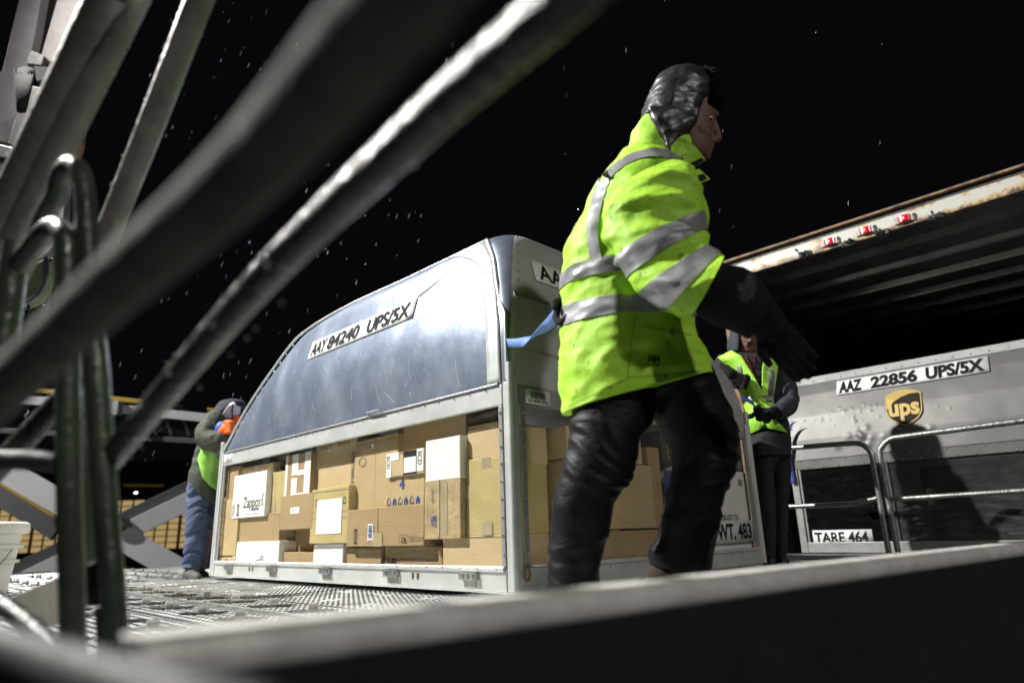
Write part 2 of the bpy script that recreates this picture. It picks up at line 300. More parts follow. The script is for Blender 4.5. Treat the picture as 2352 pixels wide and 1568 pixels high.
# ------------------------------------------------------------------ objects
ROOTM = {}
class MB:
    def __init__(s): s.v = []; s.f = []
    def add(s, vs, fs):
        b = len(s.v); s.v += [Vector(x) for x in vs]; s.f += [tuple(b + i for i in f) for f in fs]; return s
    def box(s, c, h, ax=None):
        c = Vector(c); ax = ax or (Vector((1, 0, 0)), Vector((0, 1, 0)), Vector((0, 0, 1)))
        vs = [c + ax[0] * (h[0] * i) + ax[1] * (h[1] * j) + ax[2] * (h[2] * k) for i in (-1, 1) for j in (-1, 1) for k in (-1, 1)]
        return s.add(vs, [(0, 1, 3, 2), (4, 6, 7, 5), (0, 4, 5, 1), (2, 3, 7, 6), (0, 2, 6, 4), (1, 5, 7, 3)])
    def bx(s, x0, x1, y0, y1, z0, z1): return s.box(((x0 + x1) / 2, (y0 + y1) / 2, (z0 + z1) / 2), (abs(x1 - x0) / 2, abs(y1 - y0) / 2, abs(z1 - z0) / 2))
    def tube(s, pts, r, n=14, cap=True, flat=1.0):
        pts = [Vector(p) for p in pts]; k = len(pts); rr = r if isinstance(r, (list, tuple)) else [r] * k
        vs = []; ref = None
        for i, p in enumerate(pts):
            t = (pts[min(i + 1, k - 1)] - pts[max(i - 1, 0)]).normalized()
            if ref is None: ref = t.orthogonal().normalized()
            ref = (ref - t * ref.dot(t)).normalized(); bi = t.cross(ref)
            for j in range(n):
                a = 2 * math.pi * j / n; vs.append(p + ref * (math.cos(a) * rr[i]) + bi * (math.sin(a) * rr[i] * flat))
        fs = [(i * n + j, i * n + (j + 1) % n, (i + 1) * n + (j + 1) % n, (i + 1) * n + j) for i in range(k - 1) for j in range(n)]
        if cap: fs += [tuple(range(n - 1, -1, -1)), tuple((k - 1) * n + j for j in range(n))]
        return s.add(vs, fs)
    def sphere(s, c, r, n=8, sc=(1, 1, 1)):
        c = Vector(c); vs = [c + Vector((0, 0, r * sc[2]))]; fs = []
        mm = max(4, n // 2)
        for i in range(1, mm):
            for j in range(n):
                a = math.pi * i / mm; b = 2 * math.pi * j / n
                vs.append(c + Vector((r * sc[0] * math.sin(a) * math.cos(b), r * sc[1] * math.sin(a) * math.sin(b), r * sc[2] * math.cos(a))))
        vs.append(c - Vector((0, 0, r * sc[2])))
        for j in range(n): fs.append((0, 1 + j, 1 + (j + 1) % n)); fs.append((len(vs) - 1, 1 + (mm - 2) * n + (j + 1) % n, 1 + (mm - 2) * n + j))
        for i in range(mm - 2):
            for j in range(n): fs.append((1 + i * n + j, 1 + (i + 1) * n + j, 1 + (i + 1) * n + (j + 1) % n, 1 + i * n + (j + 1) % n))
        return s.add(vs, fs)
    def prism(s, poly, off):
        n = len(poly); off = Vector(off); p = [Vector(x) for x in poly]
        return s.add(p + [x + off for x in p], [tuple(range(n - 1, -1, -1)), tuple(range(n, 2 * n))] + [(i, (i + 1) % n, n + (i + 1) % n, n + i) for i in range(n)])
    def grid(s, rows, closed=False):
        n = len(rows[0]); vs = [p for r_ in rows for p in r_]; fs = []
        for i in range(len(rows) - 1):
            for j in range(n if closed else n - 1): fs.append((i * n + j, i * n + (j + 1) % n, (i + 1) * n + (j + 1) % n, (i + 1) * n + j))
        return s.add(vs, fs)
    def build(s, name, m, parent=None, smooth=False, local=False, bevel=0, angle=35):
        me = bpy.data.meshes.new(name)
        vs = s.v
        if parent is not None and not local:
            im = ROOTM[parent.name].inverted(); vs = [im @ v for v in vs]
        me.from_pydata([tuple(v) for v in vs], [], s.f); me.validate(); me.update()
        bm = bmesh.new(); bm.from_mesh(me)
        bmesh.ops.recalc_face_normals(bm, faces=bm.faces); bm.to_mesh(me); bm.free()
        me.materials.append(m if not isinstance(m, str) else M[m])
        o = bpy.data.objects.new(name, me); col.objects.link(o)
        if parent is not None: o.parent = parent; ROOTM[o.name] = ROOTM[parent.name]
        if smooth:
            for p in me.polygons: p.use_smooth = True
            if angle:
                try: me.set_sharp_from_angle(angle=R(angle))
                except Exception: pass
        if bevel:
            b = o.modifiers.new('bevel', 'BEVEL'); b.width = bevel; b.segments = 2; b.limit_method = 'ANGLE'; b.angle_limit = R(40)
        return o
def tag(o, label, cat, group=None, kind=None):
    if label: o['label'] = label
    if cat: o['category'] = cat
    if group: o['group'] = group
    if kind: o['kind'] = kind
    return o
def thing(name, label, cat, mtx=None, group=None):
    o = bpy.data.objects.new(name, None); col.objects.link(o)
    if mtx is None: mtx = Matrix.Identity(4)
    elif isinstance(mtx, Vector): mtx = Matrix.Translation(mtx)
    o.matrix_world = mtx; ROOTM[o.name] = mtx.copy(); o.empty_display_size = 0.1
    return tag(o, label, cat, group)
def crom(pts, n):
    out = []; k = len(pts)
    for i in range(k - 1):
        p0, p1, p2, p3 = pts[max(i - 1, 0)], pts[i], pts[i + 1], pts[min(i + 2, k - 1)]
        for j in range(n):
            t = j / n
            out.append(0.5 * ((2 * p1) + (p2 - p0) * t + (2 * p0 - 5 * p1 + 4 * p2 - p3) * t * t + (3 * p1 - p0 - 3 * p2 + p3) * t ** 3))
    out.append(pts[-1]); return out
def interp(tab, z):
    if z <= tab[0][0]: return tab[0][1]
    for (a, b), (c, d) in zip(tab, tab[1:]):
        if z <= c: return b + (d - b) * (z - a) / (c - a)
    return tab[-1][1]
_tc = {}
def text_geo(txt, bold=0.012):
    key = (txt, bold)
    if key in _tc: return _tc[key]
    cu = bpy.data.curves.new('txt', 'FONT'); cu.body = txt; cu.size = 1; cu.offset = bold; cu.resolution_u = 4
    o = bpy.data.objects.new('txt', cu); col.objects.link(o)
    dg = bpy.context.evaluated_depsgraph_get(); me = bpy.data.meshes.new_from_object(o.evaluated_get(dg))
    vs = [(v.co.x, v.co.y) for v in me.vertices]; fs = [tuple(p.vertices) for p in me.polygons]
    bpy.data.objects.remove(o); bpy.data.curves.remove(cu); bpy.data.meshes.remove(me)
    x0 = min(v[0] for v in vs); x1 = max(v[0] for v in vs); y0 = min(v[1] for v in vs); y1 = max(v[1] for v in vs)
    _tc[key] = ([((x - x0) / (x1 - x0), (y - y0) / (y1 - y0)) for x, y in vs], fs)
    return _tc[key]
def text_on(fn, txt, bold=0.012, mb=None):
    """fn(s,t): 0..1 left-right, 0..1 bottom-top -> point"""
    mb = mb or MB(); vs, fs = text_geo(txt, bold); mb.add([fn(s, t) for s, t in vs], fs); return mb
def plane_fn(o, r, u):
    o, r, u = Vector(o), Vector(r), Vector(u); return lambda s, t: o + r * s + u * t
def barcode(fn, n, mb=None, seed=1):
    q = random.Random(seed); mb = mb or MB(); x = 0.0
    while x < 1:
        w = q.uniform(0.3, 1.2) / n; mb.add([fn(x, 0), fn(min(1, x + w), 0), fn(min(1, x + w), 1), fn(x, 1)], [(0, 1, 2, 3)]); x += w + q.uniform(0.4, 1.1) / n
    return mb

# ================================================================== GROUND, DECK
mb = MB(); mb.add([(-400, -60, -1.25), (400, -60, -1.25), (400, 900, -1.25), (-400, 900, -1.25)], [(0, 1, 2, 3)])
tag(mb.build('ground', 'asphalt'), 'dark wet apron far below the roller deck', 'ground', kind='structure')

DM = frame_m(N0)
deck = MB()
DX0, DX1, DY0, DY1 = -1.66, 5.4, -1.0, 6.3
deck.bx(DX0, DX1, DY0, DY1, -0.12, 0.0)
dk = deck.build('roller_deck', 'deck', local=True); dk.matrix_world = DM; ROOTM[dk.name] = DM
tag(dk, 'wet grey tread-plate deck set with rows of cargo rollers', 'deck', kind='structure')
# plate seams as thin strips
sm = MB()
for x in (-1.10, -0.55): sm.bx(x - 0.004, x + 0.004, DY0, DY1, 0.0005, 0.003)
for y in (-0.16, 1.22, 2.6, 3.9, 5.2): sm.bx(DX0, 0.0 if y < 3.2 else 2.2, y - 0.004, y + 0.004, 0.004, 0.0065)
sm.build('plate_seam', 'dark_steel', dk, local=True)
sm = MB(); sm.bx(-0.835, -0.815, -0.12, 4.2, 0.002, 0.012); sm.build('light_strip', 'galv', dk, local=True)
st_ = MB(); q = random.Random(2); px_, py_ = 0.038, 0.042
for i in range(52):
    for j in range(172):
        x = -1.62 + i * px_; y = -0.14 + (j + 0.5 * (i % 2)) * py_
        gx = (x + 0.41) / 0.275; gy = (y - 0.07) / 0.345
        if abs(gx - round(gx)) * 0.275 + abs(gy - round(gy)) * 0.345 < 0.055 or abs(x + 0.825) < 0.02: continue
        a_, b_ = 0.011, 0.006; h_ = 0.0045
        st_.add([(x - a_, y, 0), (x, y - b_, 0), (x + a_, y, 0), (x, y + b_, 0), (x - a_ * .45, y, h_), (x, y - b_ * .45, h_), (x + a_ * .45, y, h_), (x, y + b_ * .45, h_)], [(0, 1, 5, 4), (1, 2, 6, 5), (2, 3, 7, 6), (3, 0, 4, 7), (4, 5, 6, 7)])
o = st_.build('raised_studs', 'rivet', dk, local=True); o['kind'] = 'stuff'
# rollers: a dark slot along world X with a barrel wheel
cnt = 0
for i in range(-5, 3):
    for j in range(0, 18):
        lx, ly = -0.41 + 0.275 * i, 0.07 + 0.345 * j
        if i >= 0 and ly < 3.3 and not (i == 0 and False): 
            continue
        if ly > 5.9 or (i > 0 and ly < 3.3): continue
        if cnt >= 97: break
        if (lx < -1.5): continue
        c = N0 + XR * lx + YL * ly
        a = MB(); pl = []
        for k in range(20):
            t = 2 * math.pi * k / 20; pl.append(c + Vector((0.10 * math.cos(t), 0.036 * math.sin(t) * abs(math.sin(t)) ** 0.25, 0.0045)))
        a.prism(pl, (0, 0, 0.002)); sl = a.build('roller_slot', 'black', dk)
        w = MB(); ang = rnd.uniform(-0.12, 0.12) + R(20); ax = Vector((math.cos(ang), math.sin(ang), 0))
        cc = c + Vector((rnd.uniform(-.012, .012), 0, 0.006)); 
        w.tube([cc - ax * 0.020, cc - ax * 0.019, cc - ax * 0.014, cc + ax * 0.014, cc + ax * 0.019, cc + ax * 0.020], [0.010, 0.022, 0.027, 0.027, 0.022, 0.010], 20)
        w.build('roller', 'chrome', dk, smooth=True); cnt += 1

# ================================================================== CONTAINER (curved, full of boxes)
TA = [(0, 0), (1.05, 0.0), (1.2, 0.006), (1.3, 0.02), (1.38, 0.038), (1.45, 0.056), (1.55, 0.085), (1.65, 0.108), (1.74, 0.13), (1.79, 0.155), (1.82, 0.195), (1.85, 0.26), (1.87, 0.36), (1.88, 0.50)]
TE = [(0, 0), (0.91, 0.02), (1.0, 0.12), (1.1, 0.24), (1.2, 0.36), (1.3, 0.48), (1.43, 0.62), (1.52, 0.71), (1.6, 0.80), (1.71, 0.95), (1.75, 1.22), (1.79, 1.70), (1.82, 2.05), (1.85, 2.3), (1.88, 2.45)]
TC = [(0, 0), (1.0, 0.0), (1.12, 0.05), (1.2, 0.10), (1.28, 0.19), (1.38, 0.34), (1.48, 0.5), (1.58, 0.66), (1.66, 0.82), (1.74, 1.0), (1.80, 1.2), (1.85, 1.35), (1.88, 1.5)]
TA, TE, TC = [[(z if z < 1.6 else 1.6 + (z - 1.6) * 0.9, v) for z, v in t_] for t_ in (TA, TE, TC)]
TR = [(0, 0.045), (0.95, 0.045), (1.2, 0.05), (1.4, 0.07), (1.6, 0.10), (1.76, 0.16), (1.852, 0.06)]
def smooth_tab(tab, w=0.05):
    out = []; z = 0.80
    while z < 1.8521:
        a = 0; n_ = 0
        for k in range(-6, 7): a += interp(tab, min(1.852, z + w * k / 6)); n_ += 1
        bl = min(1, (1.852 - z) / w); out.append((z, (a / n_) * bl + interp(tab, z) * (1 - bl))); z += 0.01
    return [(0, tab[0][1])] + out
TA, TE, TC = smooth_tab(TA, 0.07), smooth_tab(TE, 0.06), smooth_tab(TC, 0.06)
fa = lambda z: interp(TA, z); fe = lambda z: interp(TE, z); fc = lambda z: interp(TC, z)
def section(z, off=0.0):
    x0, x1, y0, y1 = fa(z) - off, 2.24 - fc(z) + off, fa(z) * 0.95 - off, 3.18 - fe(z) + off
    r = interp(TR, z); r2 = min(r * 1.0, (x1 - x0) / 2.5, (y1 - y0) / 2.5); pts = []
    for cx, cy, a0 in ((x0 + r2, y0 + r2, 180), (x1 - r2, y0 + r2, 270), (x1 - r2, y1 - r2, 0), (x0 + r2, y1 - r2, 90)):
        for k in range(7):
            a = R(a0 + 15 * k); pts.append(Vector((cx + r2 * math.cos(a), cy + r2 * math.sin(a), z)))
    out = []
    n = len(pts)
    for i in range(n):
        p, q = pts[i], pts[(i + 1) % n]; out.append(p)
        if (q - p).length > 0.3:
            for k in range(1, 12): out.append(p.lerp(q, k / 12))
    return out
C1 = thing('cargo_container', 'domed metal air cargo container full of cartons, behind the man in yellow', 'cargo container', DM)
zs = [0.905] + [0.92 + 0.01 * k for k in range(94)]
mb = MB(); rows = [section(z) for z in zs]; mb.grid(rows, True); mb.add(rows[-1], [tuple(range(len(rows[-1])))])
hood = mb.build('upper_shell', 'hood', C1, smooth=True, local=True, angle=60)
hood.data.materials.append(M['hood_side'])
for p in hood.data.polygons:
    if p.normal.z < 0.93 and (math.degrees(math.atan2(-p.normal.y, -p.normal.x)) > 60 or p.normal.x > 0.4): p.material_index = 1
# frame rib along the arched outline of the left face, over the top and down the near corner
def corner_far(z, o=0.006): x = fa(z); return Vector((x - o, 3.18 - fe(z) + 0.002, z))
rib = [Vector((-0.004, 3.175, 0.92))] + [corner_far(z) for z in (1.0, 1.1, 1.2, 1.3, 1.4, 1.5, 1.6, 1.67, 1.72, 1.76)]
rib += [Vector((fa(1.793) - 0.008, y, 1.793)) for y in (1.15, 0.9, 0.65, 0.48)] + [Vector((fa(1.78) - 0.006, fa(1.78) * 0.95 + 0.16, 1.78))]
rib += [Vector((fa(z) - 0.004 + 0.008 * (z < 1.4), fa(z) * 0.95 + interp(TR, z) * (0.95 if z > 1.3 else 0.5), z)) for z in (1.74, 1.69, 1.64, 1.58, 1.5, 1.42, 1.33, 1.25, 1.18, 1.1, 1.0, 0.93)]
rib = [Vector(p) for p in crom(rib, 5)]
mb = MB(); mb.tube(rib, 0.009, 10); mb.build('edge_rib', 'alu_frame', C1, smooth=True, local=True)
# flat flange inside the rib near the corner: broad bright band
def Ls(y, z, o=0.003): return Vector((fa(z) - o, y, z))
def Rs(x, z, o=0.003): return Vector((x, fa(z) * 0.95 - o, z))
mb = MB(); rows = []
for z in [0.92 + 0.865 * k / 40 for k in range(41)]:
    w = 0.09 + (0.30 * max(0, (z - 1.5) / 0.3) ** 2.2); c0 = fa(z) * 0.95 + interp(TR, z) * 0.95 + 0.012
    rows.append([Ls(c0 + w * t, z, 0.003) for t in (0, 0.25, 0.5, 0.75, 1)])
mb.grid(rows); fl = mb.build('corner_flange', 'alu_frame', C1, smooth=True, local=True)
so = fl.modifiers.new('t', 'SOLIDIFY'); so.thickness = 0.002; so.offset = 1
# rivets on shell
def rivet(mb, p, n=None, r=0.0055): mb.sphere(p, r, 6)
rv = MB()
for z in [0.95 + 0.055 * k for k in range(15)]:
    rivet(rv, Rs(fa(z) + 0.075, z, 0.001)); 
    if z < 1.75: rivet(rv, Vector((fa(z) - 0.001, 3.18 - fe(z) - 0.045, z)), r=0.004)
for y in [0.5 + 0.1 * k for k in range(12)]: rivet(rv, Ls(y, 1.76, 0.001), r=0.004)
for k in range(22): rivet(rv, Rs(0.12 + 0.075 * k, 1.355, 0.004), r=0.005)
for k in range(20): rivet(rv, Rs(0.12 + 0.1 * k, 0.985, 0.002), r=0.005)
rv.build('rivet_row', 'rivet', C1, smooth=True, local=True)['kind'] = 'stuff'
mb = MB(); mb.grid([[Rs(x, z, 0.004) for x in [0.07 + 0.09 * k for k in range(20)]] for z in (1.345, 1.365)])
o = mb.build('panel_seam', 'alu_dull', C1, local=True); so = o.modifiers.new('t', 'SOLIDIFY'); so.thickness = 0.003; so.offset = 1
# lower frame: base rails, mid beams, posts
def rail_y(name, x, z0, z1, w, m_, y0=0.0, y1=3.18):
    mb = MB(); mb.bx(x, x + w, y0, y1, z0, z1); return mb.build(name, m_, C1, local=True, bevel=0.004)
def rail_x(name, y, z0, z1, w, m_, x0=0.0, x1=2.24):
    mb = MB(); mb.bx(x0, x1, y, y + w, z0, z1); return mb.build(name, m_, C1, local=True, bevel=0.004)
BZ0, BZ1 = 0.028, 0.118
for x in (-0.004, 2.19): rail_y('base_rail', x, BZ0, BZ1, 0.05, 'alu_frame', 0.052, 3.128)
for y in (-0.004, 3.134): rail_x('base_rail', y, BZ0, BZ1, 0.05, 'alu_frame')
mb = MB(); mb.bx(0.02, 2.2, 0.03, 3.15, 0.032, 0.06); mb.build('base_pallet', 'alu_dull', C1, local=True)
# toe lip and rounded sill
mb = MB(); mb.tube([(-0.004, 0.06, 0.118), (-0.004, 3.12, 0.118)], 0.013, 10); mb.tube([(0.06, -0.004, 0.118), (2.2, -0.004, 0.118)], 0.012, 10)
mb.bx(-0.02, 0.03, 0.0, 3.18, 0.024, 0.0275); mb.build('sill', 'alu_frame', C1, smooth=True, local=True)
rail_y('mid_beam', -0.006, 0.815, 0.905, 0.03, 'alu_frame', 0.05, 3.13); rail_y('mid_beam', 2.21, 0.815, 0.905, 0.03, 'alu_frame', 0.05, 3.13)
rail_x('mid_beam', -0.004, 0.815, 0.905, 0.03, 'alu_dull', 0.05, 2.19); rail_x('mid_beam', 3.15, 0.815, 0.905, 0.03, 'alu_dull', 0.05, 2.19)
def post(x, y, sx, sy):
    mb = MB(); mb.bx(x, x + sx * 0.048, y, y + sy * 0.012, 0.03, 0.915); mb.bx(x, x + sx * 0.012, y + sy * 0.014, y + sy * 0.048, 0.03, 0.915)
    mb.tube([(x + sx * 0.008, y + sy * 0.008, 0.03), (x + sx * 0.008, y + sy * 0.008, 1.0)], 0.017, 12)
    return mb.build('corner_post', 'alu_frame', C1, local=True, bevel=0.003, smooth=True)
post(-0.008, -0.008, 1, 1); post(-0.008, 3.188, 1, -1); post(2.248, -0.008, -1, 1); post(2.248, 3.188, -1, -1)
# narrow window frames with rivets
for bb_ in ((-0.006, 0.004, 0.052, 0.075), (-0.006, 0.004, 3.095, 3.12), (0.06, 0.085, -0.006, 0.004), (2.15, 2.212, -0.006, 0.004)):
    mb = MB(); mb.bx(*bb_, 0.13, 0.812); mb.build('window_frame', 'alu_dull', C1, local=True, bevel=0.002)
rv = MB()
for k in range(9):
    z = 0.18 + 0.075 * k
    for p in ((-0.008, 0.063, z), (-0.008, 3.108, z), (0.072, -0.008, z), (2.162, -0.008, z)): rivet(rv, p, r=0.0055)
for k in range(26): rivet(rv, (-0.008, 0.15 + 0.115 * k, 0.893), r=0.004); rivet(rv, (-0.018, 0.1 + 0.12 * k, 0.122), r=0.0035)
for k in range(17): rivet(rv, (0.15 + 0.12 * k, -0.006, 0.893), r=0.004); rivet(rv, (0.15 + 0.12 * k, -0.006, 0.095), r=0.004)
rv.build('frame_rivets', 'rivet', C1, smooth=True, local=True)['kind'] = 'stuff'
# hinge line above the mid beam
mb = MB(); mb.tube([(-0.010, 0.07, 0.912), (-0.010, 3.1, 0.912)], 0.006, 8); mb.tube([(-0.016, 0.98, 0.918), (-0.03, 0.985, 0.927), (-0.03, 1.11, 0.93), (-0.016, 1.12, 0.92)], 0.004, 8)
mb.build('hinge_rod', 'alu_dull', C1, smooth=True, local=True)
# lashing lugs on base rail
for y in (0.28, 0.87, 1.52, 2.19, 2.86):
    mb = MB(); mb.bx(-0.026, -0.005, y - 0.055, y + 0.055, 0.072, 0.104)
    for k in (-1, 0, 1): mb.tube([(-0.027, y + k * 0.034, 0.088), (-0.031, y + k * 0.034, 0.088)], 0.012, 10)
    mb.bx(-0.0075, -0.004, y - 0.04, y + 0.04, 0.04, 0.071)
    mb.build('lashing_lug', 'rivet', C1, local=True, bevel=0.003)
for y in (0.66, 0.70, 2.48, 2.53): mb = MB(); mb.sphere((-0.006, y, 0.088), 0.008, 8); mb.tube([(-0.006, y, 0.086), (-0.008, y + 0.004, 0.068)], 0.004, 6); mb.build('bolt', 'rust', C1, smooth=True, local=True)
# tie-down ring at the near corner
mb = MB(); q = [Vector((0.05 + 0.016 * math.sin(t), -0.018, 0.10 + 0.028 * math.cos(t))) for t in [2 * math.pi * k / 16 for k in range(17)]]
mb.tube(q, 0.005, 8); mb.build('tie_ring', 'rust', C1, smooth=True, local=True)
# panes
mb = MB(); mb.add([(0.008, 0.07, 0.12), (0.008, 3.1, 0.12), (0.008, 3.1, 0.815), (0.008, 0.07, 0.815)], [(0, 1, 2, 3)]); p1 = mb.build('window_pane', 'clear', C1, local=True)
mb = MB(); mb.add([(0.08, 0.008, 0.12), (2.16, 0.008, 0.12), (2.16, 0.008, 0.815), (0.08, 0.008, 0.815)], [(0, 1, 2, 3)]); p2 = mb.build('window_pane', 'clear', C1, local=True)
# number plates
def Lfn(y0, y1, z0, z1, o): return lambda s, t: Ls(y0 + (y1 - y0) * s, z0 + (z1 - z0) * t, o)
def Rfn(x0, x1, z0, z1, o): return lambda s, t: Rs(x0 + (x1 - x0) * s, z0 + (z1 - z0) * t, o)
def plate_from(fn, ns, nt, name, parent, m_='lexplate'):
    mb = MB(); mb.grid([[fn(s / ns, t / nt) for s in range(ns + 1)] for t in range(nt + 1)])
    o = mb.build(name, m_, parent, local=True, smooth=True); so = o.modifiers.new('t', 'SOLIDIFY'); so.thickness = 0.0012; so.offset = 0; return o
pl = plate_from(Lfn(1.985, 0.80, 1.425, 1.555, 0.006), 16, 4, 'number_plate', C1)
def sub(fn, a, b, c, d): return lambda s, t: fn(a + (b - a) * s, c + (d - c) * t)
for txt, a, b in (('AAY', 0.025, 0.185), ('84240', 0.205, 0.52), ('UPS/5X', 0.60, 0.965)):
    text_on(sub(Lfn(1.985, 0.80, 1.425, 1.555, 0.012), a, b, 0.13, 0.87), txt, 0.02).build('lettering', 'ink', pl, local=True)
pl = plate_from(Rfn(0.26, 1.45, 1.475, 1.60, 0.006), 16, 4, 'number_plate', C1)
text_on(sub(Rfn(0.26, 1.45, 1.475, 1.60, 0.0085), 0.03, 0.97, 0.13, 0.87), 'AAY 84240 UPS/5X', 0.02).build('lettering', 'ink', pl, local=True)
pl = plate_from(lambda s, t: Vector((0.09 + 0.165 * s, -0.0065, 0.825 + 0.07 * t)), 1, 1, 'barcode_label', C1)
barcode(lambda s, t: Vector((0.12 + 0.10 * s, -0.0085, 0.852 + 0.03 * t)), 22, None, 3).build('barcode', 'ink', pl, local=True)
text_on(lambda s, t: Vector((0.10 + 0.14 * s, -0.0085, 0.832 + 0.014 * t)), 'AAY 84240 UPS A').build('lettering', 'ink', pl, local=True)
pl = plate_from(lambda s, t: Vector((2.02 + 0.13 * s, -0.0065, 0.83 + 0.06 * t)), 1, 1, 'barcode_label', C1)
barcode(lambda s, t: Vector((2.035 + 0.09 * s, -0.0085, 0.85 + 0.032 * t)), 18, None, 5).build('barcode', 'ink', pl, local=True)
pl = plate_from(lambda s, t: Vector((1.35 + 0.80 * s, 0.0035, 0.165 + 0.13 * t)), 1, 1, 'weight_plate', C1)
text_on(lambda s, t: Vector((1.38 + 0.74 * s, 0.0015, 0.182 + 0.096 * t)), 'TARE WT. 483', 0.03).build('lettering', 'ink', pl, local=True)
pl = plate_from(lambda s, t: Vector((-0.0075, 3.12 - 0.14 * s, 0.83 + 0.065 * t)), 1, 1, 'paper_label', C1)
text_on(lambda s, t: Vector((-0.0095, 3.07 - 0.04 * s, 0.845 + 0.035 * t)), '||').build('print', 'ink_blue', pl, local=True)
pl = plate_from(Rfn(1.55, 1.85, 1.2, 1.31, 0.005), 3, 2, 'notice_plate', C1, 'lexplate')
for k in range(5): 
    mbk = MB(); f_ = Rfn(1.57, 1.83, 1.215 + 0.018 * k, 1.222 + 0.018 * k, 0.007); mbk.add([f_(0, 0), f_(1, 0), f_(1, 1), f_(0, 1)], [(0, 1, 2, 3)]); mbk.build('print_line', 'ink_grey', pl, local=True)
q = random.Random(21); sc_ = MB()
for k in range(120):
    y0_ = q.uniform(0.15, 2.9); z0_ = q.uniform(0.93, 1.72); a_ = q.gauss(1.15, 0.45) * q.choice((1, 1, 1, -1)); L_ = q.choice((0.02, 0.03, 0.05, 0.08, 0.14)); cv = q.uniform(-0.35, 0.35); pts = []
    for i in range(7):
        t = i / 6; y_ = y0_ + math.cos(a_ + cv * t) * L_ * t; z_ = z0_ + math.sin(a_ + cv * t) * L_ * t
        if 0.1 < y_ < 3.18 - fe(min(z_, 1.8)) - 0.03 and 0.925 < z_ < 1.76: pts.append(Ls(y_, z_, 0.0002))
    if len(pts) > 2: sc_.tube(pts, q.choice((0.0003, 0.0004, 0.0006)), 4)
sc_.build('fine_scratches', 'lexplate', C1, local=True)['kind'] = 'stuff'
# shear stroke of paint left on the sheet
mb = MB(); q = [Ls(0.80 - 0.36 * t, 1.555 + 0.11 * t, 0.004) for t in [k / 8 for k in range(9)]]; mb.tube(q, [0.003 * (1.2 - k / 9) for k in range(9)], 5); mb.build('scratch', 'alu_frame', C1, local=True)
mb = MB(); q = [Rs(0.07 + 0.06 * k, 1.075 + 0.004 * math.sin(k * 0.9), 0.004) for k in range(9)]; mb.tube(q, 0.0012, 5); mb.build('red_marker_line', 'red', C1, local=True)

# ---------------------------------------------------------------- cartons
z5 = lambda x, y: (453.7 + 0.2605 * x, 998.1 + 0.2605 * y)
z6 = lambda x, y: (816.7 + 0.3184 * x, 907.4 + 0.3184 * y)
def carton_L(name, label, tl, br, inset, m_, depth=0.3, lean=0.0, crease=True, cat='carton', group='cartons packed in the container'):
    """front face on the long clear side; corners read in the photograph"""
    a = onL(*tl, inset); b = onL(*br, inset)
    y0, y1 = min(b.y, 3.0), min(a.y, 3.12); z0, z1 = max(0.065, min(a.z, b.z)), min(1.25, max(a.z, b.z))
    o = N0 + XR * inset + YL * y1 + ZZ * z0
    T = thing(name, label, cat, frame_m(o), group)
    w, h = y1 - y0, z1 - z0
    mb = MB(); mb.bx(0, depth, -w, 0, 0, h); body = mb.build('card_body', m_, T, local=True, bevel=0.005)
    rr_ = random.Random(label)
    if m_ in CB:
        def ff(a, b, c, d, o_): return [Vector((-o_, -w * a, h * c)), Vector((-o_, -w * b, h * c)), Vector((-o_, -w * b, h * d)), Vector((-o_, -w * a, h * d))]
        k = rr_.random(); q0 = rr_.uniform(0.35, 0.65)
        if k < 0.35: mb = MB(); mb.add(ff(q0, q0 + 0.006, 0.01, 0.99, 0.0008), [(0, 1, 2, 3)]); mb.build('flap_seam', 'ink_grey', T, local=True); mb = MB(); mb.add(ff(q0 - 0.06, q0 + 0.066, 0.0, rr_.uniform(0.2, 0.35), 0.0012), [(0, 1, 2, 3)]); mb.build('packing_tape', 'tapeM', T, local=True)
        elif k < 0.7: mb = MB(); mb.add(ff(0.01, 0.99, 0.93, 0.93 + 0.003 / h, 0.0008), [(0, 1, 2, 3)]); mb.build('flap_seam', 'ink_grey', T, local=True)
        for v_ in body.data.vertices: v_.co += Vector((rr_.uniform(-.002, .003), rr_.uniform(-.004, .004), rr_.uniform(-.004, .003) * (v_.co.z > 0.01)))
    def fn(s0, s1, t0, t1, o_=0.0015): return lambda s, t: Vector((-o_, -w * (s0 + (s1 - s0) * s), h * (t0 + (t1 - t0) * t)))
    return T, body, fn
def quad(T, fn, name, m_): mb = MB(); mb.add([fn(0, 0), fn(1, 0), fn(1, 1), fn(0, 1)], [(0, 1, 2, 3)]); o = mb.build(name, m_, T, local=True); return o
def rectln(fn, w=0.02): # outline frame in unit coords
    mb = MB()
    for a, b, c, d in ((0, 1, 0, w), (0, 1, 1 - w, 1), (0, w, w, 1 - w), (1 - w, 1, w, 1 - w)): mb.add([fn(a, c), fn(b, c), fn(b, d), fn(a, d)], [(0, 1, 2, 3)])
    return mb
G = 'cartons packed in the container'
